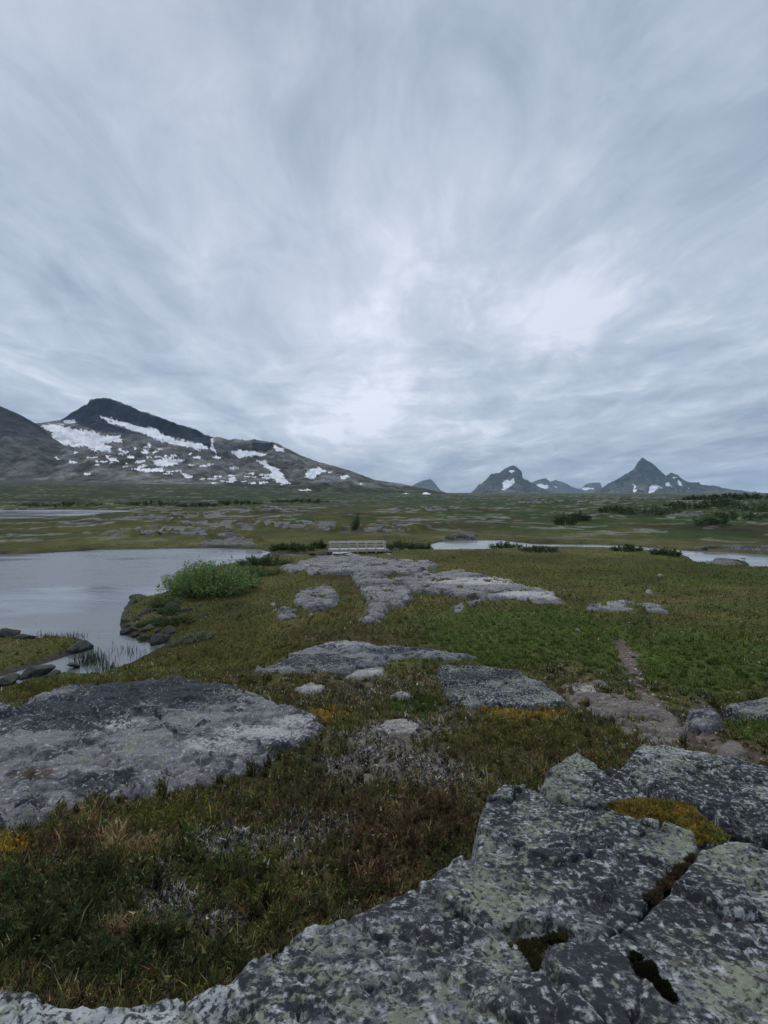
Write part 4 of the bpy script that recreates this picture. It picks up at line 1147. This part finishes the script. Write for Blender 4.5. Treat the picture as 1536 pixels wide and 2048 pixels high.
def build_cover(N=560000, rmin=1.0, rmax=62.0):
    lr = rng.uniform(math.log(rmin), math.log(rmax), int(N * 4.0))
    r = np.exp(lr)
    hgt = np.interp(lr, np.log([1, 3, 8, 16, 30, 62]), [1.6, 2.1, 3.3, 4.6, 5.4, 5.9])
    w = hgt / r
    w = np.minimum(w, 0.95) / 0.95
    keep = rng.uniform(size=len(r)) < w ** 0.8
    r = r[keep]
    az = rng.uniform(-0.80, 0.80, len(r))
    side = rng.uniform(size=len(r)) < .15
    az = np.where(side, np.sign(az) * rng.uniform(.78, 1.25, len(r)), az)
    # tufts: pull the points towards scattered centres
    x = r * np.sin(az); y = r * np.cos(az)
    cell = np.clip(r * 0.022, 0.035, 0.30)
    lev = 2.0 ** np.round(np.log2(cell))
    ix, iy = np.floor(x / lev), np.floor(y / lev)
    cx, cy = (ix + _hash(ix, iy, 1)) * lev, (iy + _hash(ix, iy, 2)) * lev
    pull = 0.45 * (_hash(ix, iy, 3) > 0.35)
    x = x + (cx - x) * pull; y = y + (cy - y) * pull
    ok = (wsd(x, y) < -0.06) & (path_w(x, y) < rng.uniform(.2, .9, len(x))) & (line_d(x, y, TRAIL) > .35)
    x, y, r, ix, iy = x[ok], y[ok], r[ok], ix[ok], iy[ok]
    z = ground_eye(x, y)
    ok = rock_over(x, y, z) < 0.012 * rng.uniform(0, 1, len(x)) ** 2
    x, y, z, r, ix, iy = x[ok], y[ok], z[ok], r[ok], ix[ok], iy[ok]
    if len(x) > N:
        sel = rng.permutation(len(x))[:N]
        x, y, z, r, ix, iy = x[sel], y[sel], z[sel], r[sel], ix[sel], iy[sel]
    S = species(x, y, z)
    cum = np.cumsum(S, 1)
    sp = (rng.uniform(size=len(x))[:, None] > cum).sum(1).clip(0, 7)
    col = SCOL[sp] * (1 + 0.38 * rng.normal(size=len(x)).clip(-2, 2.2))[:, None] * (0.6 + 0.8 * _hash(ix, iy, 8))[:, None]
    # lichen crust: pale tips over dark stems
    dk = (sp == 5) & (rng.uniform(size=len(x)) < .5)
    col[dk] *= np.array([.17, .155, .16]); col[(sp == 5) & ~dk] *= 1.25
    col[:, 0] *= 1 + 0.14 * rng.normal(size=len(x)).clip(-2, 2)
    col = np.clip(col * 1.34, .006, .65)
    g = np.clip(r / 2.6, 0.75, 14) ** 0.64; gl = np.clip(r / 2.6, 0.8, 14) ** 0.34
    tall = 0.40 + 0.8 * _hash(ix, iy, 4) + 0.9 * (_hash(ix, iy, 6) > .86)
    zz = z + EYE
    out = {}
    def put(nm, m, Lr, Wr, leanr, seg, lift=0.0):
        n = m.sum()
        if not n:
            return
        L = rng.uniform(*Lr, n) * (gl[m] if nm == 'grass' else np.sqrt(gl * g)[m]) * tall[m]; W = rng.uniform(*Wr, n) * g[m]
        lean = rng.uniform(*leanr, n)
        lz = rng.uniform(0, 1, n) * lift * gl[m] * tall[m]
        out.setdefault(nm, []).append(blades(x[m], y[m], zz[m] - 0.006 + lz, L, W, col[m], lean, seg))
    near = r < 5.5
    grassy = np.isin(sp, [0, 1, 2, 6])
    thin = rng.uniform(size=len(x)) < np.where(sp == 6, .85, .30)
    put('grass', grassy & near & thin, (.025, .095), (.0026, .0054), (.25, .95), 2)
    put('grass', grassy & ~near, (.030, .065), (.006, .013), (.3, .95), 1)
    leafy = grassy & near & ~thin
    put('crowberry', leafy, (.010, .024), (.006, .012), (.3, 1.0), 1, lift=.045)
    tallp = leafy & (rng.uniform(size=len(x)) < .16)
    put('crowberry', tallp, (.012, .028), (.009, .018), (.3, 1.0), 1, lift=.085)
    leafy = leafy & ~tallp
    put('heather', np.isin(sp, [3, 4]) & near & (rng.uniform(size=len(x)) < .2), (.03, .08), (.002, .004), (.1, .8), 2, lift=.02)
    put('heather', np.isin(sp, [3, 4]), (.012, .034), (.005, .011), (.2, 1.0), 1, lift=.045)
    put('reindeer_lichen', sp == 5, (.012, .030), (.008, .019), (.3, 1.0), 1, lift=.022)
    put('moss', sp == 7, (.010, .024), (.007, .014), (.2, .95), 1, lift=.03)
    lab = {'grass': 'short green and olive grass growing all over the moor', 'crowberry': 'low dark leafy mat plants between the grass', 'heather': 'brown and dark red dwarf heath between the rocks', 'reindeer_lichen': 'pale grey lichen crust and litter in the heath', 'moss': 'yellow and orange moss cushions by the rocks'}
    for nm, L in out.items():
        V, Fc, C, off = [], [], [], 0
        for v, f, c in L:
            V.append(v); Fc.append(f + off); C.append(c); off += len(v)
        me = new_mesh(nm, np.concatenate(V), np.concatenate(Fc), False)
        set_col(me, 'col', np.concatenate(C))
        tag(link(nm, me, MAT['plant']), lab[nm], nm.replace('_', ' '), kind='stuff')
build_cover()

# moss lying in the hollow and cracks of the foreground slabs
def moss_patch(label, px, pl, col, n, h=.02, size=.012, name='moss_patch', lift=0.0):
    P = on_plane(px, pl)
    A = np.array(P)
    x = rng.uniform(A[:, 0].min() - .03, A[:, 0].max() + .03, n * 6); y = rng.uniform(A[:, 1].min() - .03, A[:, 1].max() + .03, n * 6)
    s = poly_sd(x, y, P) + 0.09 * fbm(x / .13, y / .13, 4, 5, .6) - 0.012
    k = np.nonzero(s > 0)[0][:n]
    x, y, s = x[k], y[k], s[k]
    z = pl[0] + pl[2] * y + lift + h * smooth(0, .06, s) * rng.uniform(.2, 1, len(x))
    c = np.array(col)[None] * (1 + .3 * rng.normal(size=len(x)).clip(-2, 2) + .9 * fbm(x / .07, y / .07, 3, 15))[:, None]
    c[:, 0] *= 1 + .5 * fbm(x / .1, y / .1, 2, 19)
    L = size * rng.uniform(.7, 1.8, len(x))
    V, f, C = blades(x, y, z, L, L * .6, np.clip(c, .004, .6), rng.uniform(.2, 1, len(x)), 1)
    org = np.array([A[:, 0].mean(), A[:, 1].mean(), pl[0] + pl[2] * A[:, 1].mean()])
    me = new_mesh(name, V - org, f, False); set_col(me, 'col', C)
    o = link(name, me, MAT['plant'], loc=(org[0], org[1], org[2] + EYE))
    tag(o, label, 'moss', kind='stuff')
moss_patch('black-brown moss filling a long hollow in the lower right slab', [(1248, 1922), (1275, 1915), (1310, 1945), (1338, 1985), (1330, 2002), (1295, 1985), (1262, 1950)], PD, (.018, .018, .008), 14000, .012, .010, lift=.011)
moss_patch('dark olive moss in the crack between ledge and slab', [(1035, 1895), (1060, 1880), (1130, 1885), (1118, 1900), (1075, 1915), (1090, 1955), (1072, 1958), (1045, 1920)], PE, (.055, .05, .018), 7000, .02, .011, lift=.01)
moss_patch('yellow-green moss cushion filling the gap behind the tall block', [(1205, 1608), (1270, 1598), (1330, 1600), (1395, 1618), (1432, 1650), (1450, 1672), (1400, 1690), (1330, 1655), (1255, 1632)], PA, (.20, .155, .035), 16000, .035, .012, lift=-.005)
moss_patch('brown heath tuft growing in the diagonal crack of the right slab', [(1298, 1790), (1330, 1752), (1372, 1706), (1394, 1700), (1385, 1725), (1345, 1768), (1310, 1800)], PA, (.075, .055, .032), 8000, .03, .012, lift=-.015)

# sedges standing in the shallows
def sedge(name, label, spots):
    xs, ys = [], []
    for u, v, ru, rv, n in spots:
        uu = rng.normal(u, ru, n); vv = rng.normal(v, rv, n)
        P = np.array(on_level(list(zip(uu, vv)), ZW)); xs.append(P[:, 0]); ys.append(P[:, 1])
    x, y = np.concatenate(xs), np.concatenate(ys); n = len(x)
    c = np.array([.045, .06, .028])[None] * (1 + .3 * rng.normal(size=n).clip(-2, 2))[:, None]
    V, f, C = blades(x, y, np.full(n, ZW + EYE - .05), rng.uniform(.18, .42, n), rng.uniform(.012, .022, n), np.clip(c, .01, .5), rng.uniform(.1, .6, n), 2)
    me = new_mesh(name, V, f, False); set_col(me, 'col', C)
    tag(link(name, me, MAT['plant']), label, 'sedge', kind='stuff')
sedge('sedge', 'thin dark sedge standing in the pond shallows by the spit', [(190, 1318, 18, 8, 240), (210, 1338, 16, 5, 120), (262, 1305, 16, 6, 60), (175, 1325, 14, 7, 120), (145, 1275, 14, 3, 90), (100, 1276, 20, 3, 80)])

# ------------------------------------------------------------------ mountains
def mountain(name, label, sil, yr, yf, zf, step=2.0, rows=120, amp=18, lam=170, cliff=None, colf=None, power=1.25, snow=(), back=0.5, seed=0, silamp=1.2):
    su = np.array([p[0] for p in sil], float); sv = np.array([p[1] for p in sil], float)
    u = np.arange(su[0], su[-1] + .1, step)
    v = np.interp(u, su, sv) + silamp * fbm(u / 7.0, u * 0 + seed, 4, seed + 3, .6)
    YR = np.interp(u, [su[0], su[-1]], yr); YF = np.interp(u, [su[0], su[-1]], yf)
    zr = -(v - CV) / F * YR
    ker = np.hanning(int(90 / step) | 1); ker /= ker.sum()
    zs = np.convolve(np.pad(zr, len(ker) // 2, mode='edge'), ker, 'valid')
    t = np.concatenate([np.linspace(0, 1, rows) if cliff is None else np.concatenate([np.linspace(0, .8, rows - 55)[:-1], np.linspace(.8, .93, 44)[:-1], np.linspace(.93, 1, 13)]), 1 + np.linspace(0, 1, 14)[1:]])
    T, Ui = np.meshgrid(t, np.arange(len(u)), indexing='ij')
    tf = np.minimum(T, 1)
    yy = YF[Ui] + (YR - YF)[Ui] * tf + np.maximum(T - 1, 0) * back * (YR - YF)[Ui]
    xx = (u[Ui] - CU) / F * yy
    p = tf ** power
    if cliff is not None:
        cw, ch = np.interp(u, *cliff[0]), np.interp(u, *cliff[1])       # weight and share of the height that is cliff
        cw, ch = cw[Ui], ch[Ui]
        tc = 0.84
        pc = np.where(tf < tc, (1 - ch) * (tf / tc) ** power, 1 - ch + ch * smooth(tc, tc + 0.07, tf) * .8 + ch * .2 * np.clip((tf - tc) / (1 - tc), 0, 1))
        p = p * (1 - cw) + pc * cw
    zft = zf if np.isscalar(zf) else np.interp(u, *zf)[Ui]
    z = zft + (zs[Ui] - zft) * p + (zr - zs)[Ui] * smooth(.55, 1.0, tf)
    env = np.sin(np.pi * np.clip(tf, 0, 1)) ** 0.8 * np.clip((zr[Ui] - zft) / 150.0, 0.12, 1.0)
    z = z + amp * env * (0.8 * ridged(xx / (lam * .75), yy / (lam * 1.5), 5, seed + 11, .6) + 0.6 * fbm(xx / (lam * .4), yy / (lam * .4), 4, seed + 17))
    z = np.where(T > 1, z - (T - 1) * (zr[Ui] - zft + 30) * 0.9, z)
    x, y, z = xx.ravel(), yy.ravel(), z.ravel()
    V = np.c_[x, y, z + EYE]
    org = np.array([x.mean(), y.mean(), EYE])
    F4 = grid_faces(len(t), len(u))
    me = new_mesh(name, V - org, F4)
    pv = CV - F * z / y; pu = CU + F * x / y
    set_col(me, 'col', colf(pu, pv, x, y, z, tf.ravel()))
    o = link(name, me, MAT['mountain'], loc=org)
    tag(o, label, 'mountain', kind='structure')
    fu, fv = pu[F4].mean(1), pv[F4].mean(1)
    front = (np.repeat(t[:-1], len(u) - 1) < 1.0)
    wu = fu + 7 * fbm(fu / 9, fv / 4.5, 4, seed + 21, .65); wv = fv + 3.2 * fbm(fu / 9, fv / 4.5, 4, seed + 23, .65)
    for poly in snow:
        A = np.array(poly, float)
        sel = front & (fu > A[:, 0].min() - 6) & (fu < A[:, 0].max() + 6) & (fv > A[:, 1].min() - 5) & (fv < A[:, 1].max() + 5)
        idx = np.nonzero(sel)[0]
        if not len(idx):
            continue
        big = min(1.0, (A[:, 1].max() - A[:, 1].min()) / 30)
        k = poly_sd(wu[idx], wv[idx], poly) + 0.8 * fbm(fu[idx] / 3, fv[idx] / 2, 2, seed + 29) + big * (5.5 * fbm((fu[idx] - fv[idx]) / 16, (fv[idx] - fu[idx] * .22) / 4, 4, seed + 31, .65) - .3) > 0
        if k.sum() < 2:
            continue
        keep = np.zeros(len(F4), bool); keep[idx[k]] = True
        Vs, Fs = compact(V - org, F4, keep)
        Vs = Vs + np.array([0, -0.6, 0.9]) * (y.mean() / 2500.0)
        link('snow_patch', new_mesh('snow_patch', Vs, Fs), MAT['snow'], o)
    return o

def blob(u, v, w, h, n=9):
    r_ = random.Random(int(u * 7 + v * 131))
    return [(u + w * math.cos(a) * r_.uniform(.6, 1.1), v + h * math.sin(a) * r_.uniform(.6, 1.1)) for a in [6.2832 * i / n for i in range(n)]]

def specks():
    r_ = random.Random(5)
    out = []
    for _ in range(85):
        u = r_.uniform(100, 620)
        lo = 842 + max(0, (u - 190)) * .24 + 26
        out.append((u, r_.uniform(lo, lo + 66 - u * .05), r_.uniform(3, 13), r_.uniform(1.1, 2.2)))
    return out

def col_left(u, v, x, y, z, t):
    n = fbm(x / 90, y / 90 + z / 60, 5, 401, .6)
    rock_ = np.array([.165, .165, .160]); heath = np.array([.100, .098, .072]); green = np.array([.050, .066, .034]); cliffc = np.array([.026, .032, .044])
    w = smooth(-.1, .3, n)[:, None]
    C = rock_ * (1 - w) + heath * w
    low = smooth(30, 10, z + 16 * fbm(x / 70, y / 70, 4, 411))[:, None] * 0.8
    C = C * (1 - low) + green * low
    cl = [(120, 838), (150, 822), (176, 806), (195, 796), (225, 800), (300, 830), (380, 856), (424, 874), (424, 897), (390, 884), (330, 870), (262, 852), (205, 834), (215, 846), (280, 868), (250, 868), (190, 860), (150, 846)]
    k = smooth(-2.0, 1.5, poly_sd(u, v, cl))[:, None]
    C = C * (1 - k) + cliffc * k
    k2 = smooth(-1.5, 1.5, poly_sd(u, v, [(424, 884), (470, 885), (500, 888), (500, 902), (460, 898), (426, 896)]))[:, None] * .7
    k3 = smooth(-1.5, 1.5, poly_sd(u, v, [(503, 886), (545, 885), (548, 896), (530, 903), (505, 900)]))[:, None]
    C = C * (1 - k2) + np.array([.06, .064, .07]) * k2
    C = C * (1 - k3) + cliffc * k3
    return C

SNOW_L = [
    [(200, 833), (222, 836), (262, 850), (312, 858), (330, 872), (372, 882), (422, 895), (400, 900), (360, 892), (330, 886), (286, 868), (240, 852), (212, 843)],
    [(422, 878), (427, 878), (427, 893), (433, 906), (425, 905), (421, 895)],
    [(80, 850), (120, 849), (146, 858), (190, 864), (205, 872), (240, 872), (246, 886), (225, 884), (205, 890), (222, 893), (220, 905), (190, 902), (168, 893), (140, 893), (112, 886), (96, 891), (72, 886), (104, 874), (104, 864), (88, 858)],
    [(128, 841), (148, 840), (152, 847), (130, 847)],
    [(460, 905), (480, 900), (535, 908), (530, 912), (485, 914), (480, 919)],
    [(548, 890), (566, 898), (568, 903), (552, 902), (546, 895)],
    [(515, 923), (530, 920), (540, 932), (560, 940), (568, 956), (580, 967), (562, 968), (548, 960), (528, 950), (545, 946), (530, 934)],
    [(612, 948), (618, 938), (640, 935), (652, 942), (640, 948), (625, 958), (610, 955)],
    [(678, 952), (695, 950), (700, 955), (684, 960)],
    [(10, 920), (40, 917), (52, 922), (30, 926), (12, 926)], [(14, 940), (45, 938), (50, 943), (18, 943)],
    [(305, 922), (330, 918), (370, 920), (350, 930), (330, 934), (312, 930)], [(260, 938), (285, 938), (330, 937), (325, 944), (285, 944)],
    [(360, 938), (368, 948), (390, 955), (376, 958), (364, 952)], [(212, 915), (232, 917), (238, 923), (222, 923)],
    [(105, 900), (112, 906), (122, 924), (112, 920)], [(455, 958), (470, 954), (472, 962), (458, 963)], [(420, 964), (432, 965), (428, 971)],
    [(-6, 884), (6, 884), (5, 898), (-6, 898)], [(40, 888), (56, 884), (52, 897), (44, 894)],
] + [blob(*b) for b in [(290, 905, 9, 4), (320, 898, 7, 3), (250, 905, 8, 4), (262, 915, 7, 3), (275, 925, 6, 3), (345, 912, 10, 3), (395, 915, 9, 3), (380, 908, 6, 3), (435, 915, 8, 4), (465, 937, 5, 4), (505, 948, 6, 3), (530, 955, 5, 3), (145, 925, 9, 3), (100, 928, 8, 3), (175, 948, 8, 3), (240, 900, 6, 3), (300, 890, 7, 3), (60, 900, 6, 3), (660, 945, 5, 3), (722, 968, 4, 2.5), (808, 990, 12, 4), (855, 988, 8, 3), (878, 992, 7, 3), (905, 995, 4, 2), (330, 912, 5, 2.5), (270, 897, 5, 3), (355, 924, 6, 2.5), (152, 905, 6, 3), (197, 930, 10, 2.5)]] + [blob(*b) for b in specks()]
mountain('mountain', 'long snow-patched mountain with dark cliff summit at the left',
         [(-420, 860), (-250, 850), (-100, 842), (0, 850), (80, 846), (120, 840), (150, 824), (174, 815), (180, 803), (195, 800), (222, 803), (300, 834), (380, 860), (422, 878), (470, 884), (500, 886), (545, 886), (562, 893), (600, 910), (640, 925), (700, 941), (750, 960), (800, 967), (850, 977), (900, 988), (940, 996)],
         (3000, 1500), (1300, 1050), ([-420, 0, 350, 700, 940], [32, 24, 12, -8, -14]), step=1.7, rows=175, amp=44, lam=230,
         cliff=(([-420, 110, 160, 400, 430, 440, 560, 600], [0, 0, 1, 1, .7, .9, .9, 0]), ([-420, 150, 300, 420, 560], [.2, .26, .26, .17, .16])), colf=col_left, power=1.12, snow=SNOW_L, seed=3)

def col_brown(u, v, x, y, z, t):
    n = fbm(x / 60, y / 60 + z / 40, 5, 421, .6)[:, None]
    top = smooth(880, 866, v + 5 * fbm(u / 12, v / 8, 3, 423))[:, None]
    C = np.array([.085, .085, .078]) * (1 + .3 * n)
    return C * (1 - top) + np.array([.048, .046, .050]) * (1 + .3 * n) * top
mountain('mountain', 'dark brown mountain shoulder cut off by the left edge', [(-430, 700), (-200, 730), (-100, 765), (-40, 795), (0, 812), (40, 829), (80, 852), (106, 876), (150, 905), (190, 935)],
         (1900, 1700), (1250, 1250), ([-430, 0, 190], [34, 26, 24]), step=2.5, rows=70, amp=14, lam=120, colf=col_brown, seed=9, power=1.05, snow=[])

def col_far(u, v, x, y, z, t):
    n = fbm(x / 300, y / 300 + z / 120, 5, 431, .6)[:, None]
    h = smooth(985, 945, v)[:, None]
    C = np.array([.095, .102, .078]) * (1 - h) + np.array([.050, .054, .062]) * h
    return np.clip(C * (1 + .8 * n), .01, .4)
mountain('mountain', 'domed dark mountain with one white snowfield right of the middle',
         [(925, 998), (940, 988), (955, 976), (970, 962), (982, 948), (1000, 945), (1010, 937), (1026, 930), (1036, 936), (1044, 944), (1044, 955), (1056, 964), (1075, 975), (1100, 983), (1130, 990), (1160, 996)],
         (6600, 6600), (5000, 5000), -62, step=1.2, rows=80, amp=95, lam=420, colf=col_far, seed=15, power=1.1, silamp=1.6,
         snow=[[(1004, 968), (1010, 961), (1028, 960), (1030, 968), (1020, 972), (1016, 978), (1006, 982)], blob(1022, 943, 8, 2)])
mountain('mountain', 'sharp pyramid peak with snow streaks at the right',
         [(1150, 998), (1190, 984), (1215, 970), (1240, 955), (1268, 938), (1275, 925), (1285, 914), (1293, 921), (1303, 925), (1320, 941), (1332, 952), (1342, 945), (1355, 950), (1370, 962), (1382, 967), (1420, 972), (1460, 979), (1490, 983), (1536, 988), (1640, 996)],
         (6400, 6400), (4700, 4700), -58, step=1.4, rows=90, amp=110, lam=420, colf=col_far, seed=25, power=1.3, silamp=1.8,
         snow=[[(1298, 980), (1304, 970), (1318, 974), (1302, 988), (1296, 990)], [(1267, 970), (1272, 972), (1271, 988), (1266, 986)], [(1330, 965), (1340, 968), (1345, 976), (1334, 972)], [(1355, 960), (1362, 964), (1366, 974), (1358, 970)], blob(1348, 956, 5, 2), blob(1320, 975, 5, 1.5), blob(1378, 978, 6, 1.5)])
mountain('mountain', 'distant blue ridge between the dome and the sharp peak',
         [(1040, 996), (1062, 966), (1075, 960), (1090, 956), (1100, 963), (1112, 960), (1130, 966), (1145, 974), (1160, 978), (1172, 968), (1185, 965), (1200, 965), (1204, 976), (1225, 985), (1250, 996)],
         (9500, 9500), (7800, 7800), -80, step=1.2, rows=50, amp=40, lam=500, colf=col_far, seed=35, silamp=1.5,
         snow=[[(1068, 969), (1080, 968), (1096, 972), (1094, 979), (1082, 976)], [(1162, 977), (1175, 975), (1190, 977), (1170, 981)], blob(1112, 974, 5, 1.5)])
mountain('mountain', 'small far blue peak behind the end of the left ridge',
         [(800, 985), (828, 969), (845, 961), (861, 958), (870, 966), (880, 980), (900, 988), (940, 995)],
         (10000, 10000), (8500, 8500), -85, step=1.2, rows=40, amp=30, lam=500, colf=col_far, seed=45, silamp=1.0, snow=[])
# ------------------------------------------------------------------ air between here and the far mountains
def haze():
    bm = bmesh.new()
    bmesh.ops.create_cube(bm, size=1.0)
    zb, zt = -150.0, 760.0
    for v in bm.verts:
        v.co = (v.co.x * 27000, v.co.y * 27000, (zt if v.co.z > 0 else zb))
    me = bpy.data.meshes.new('haze'); bm.to_mesh(me); bm.free()
    m = bpy.data.materials.new('haze'); m.use_nodes = True
    t = m.node_tree
    for n in list(t.nodes):
        t.nodes.remove(n)
    out = nd(t, 'ShaderNodeOutputMaterial'); pv = nd(t, 'ShaderNodeVolumePrincipled')
    pv.inputs['Color'].default_value = (.52, .74, 1.0, 1)
    pv.inputs['Density'].default_value = 4.4e-5
    t.links.new(pv.outputs[0], out.inputs['Volume'])
    o = link('haze', me, m)
    tag(o, 'thin bluish air in front of the far mountains', 'haze', kind='stuff')
haze()
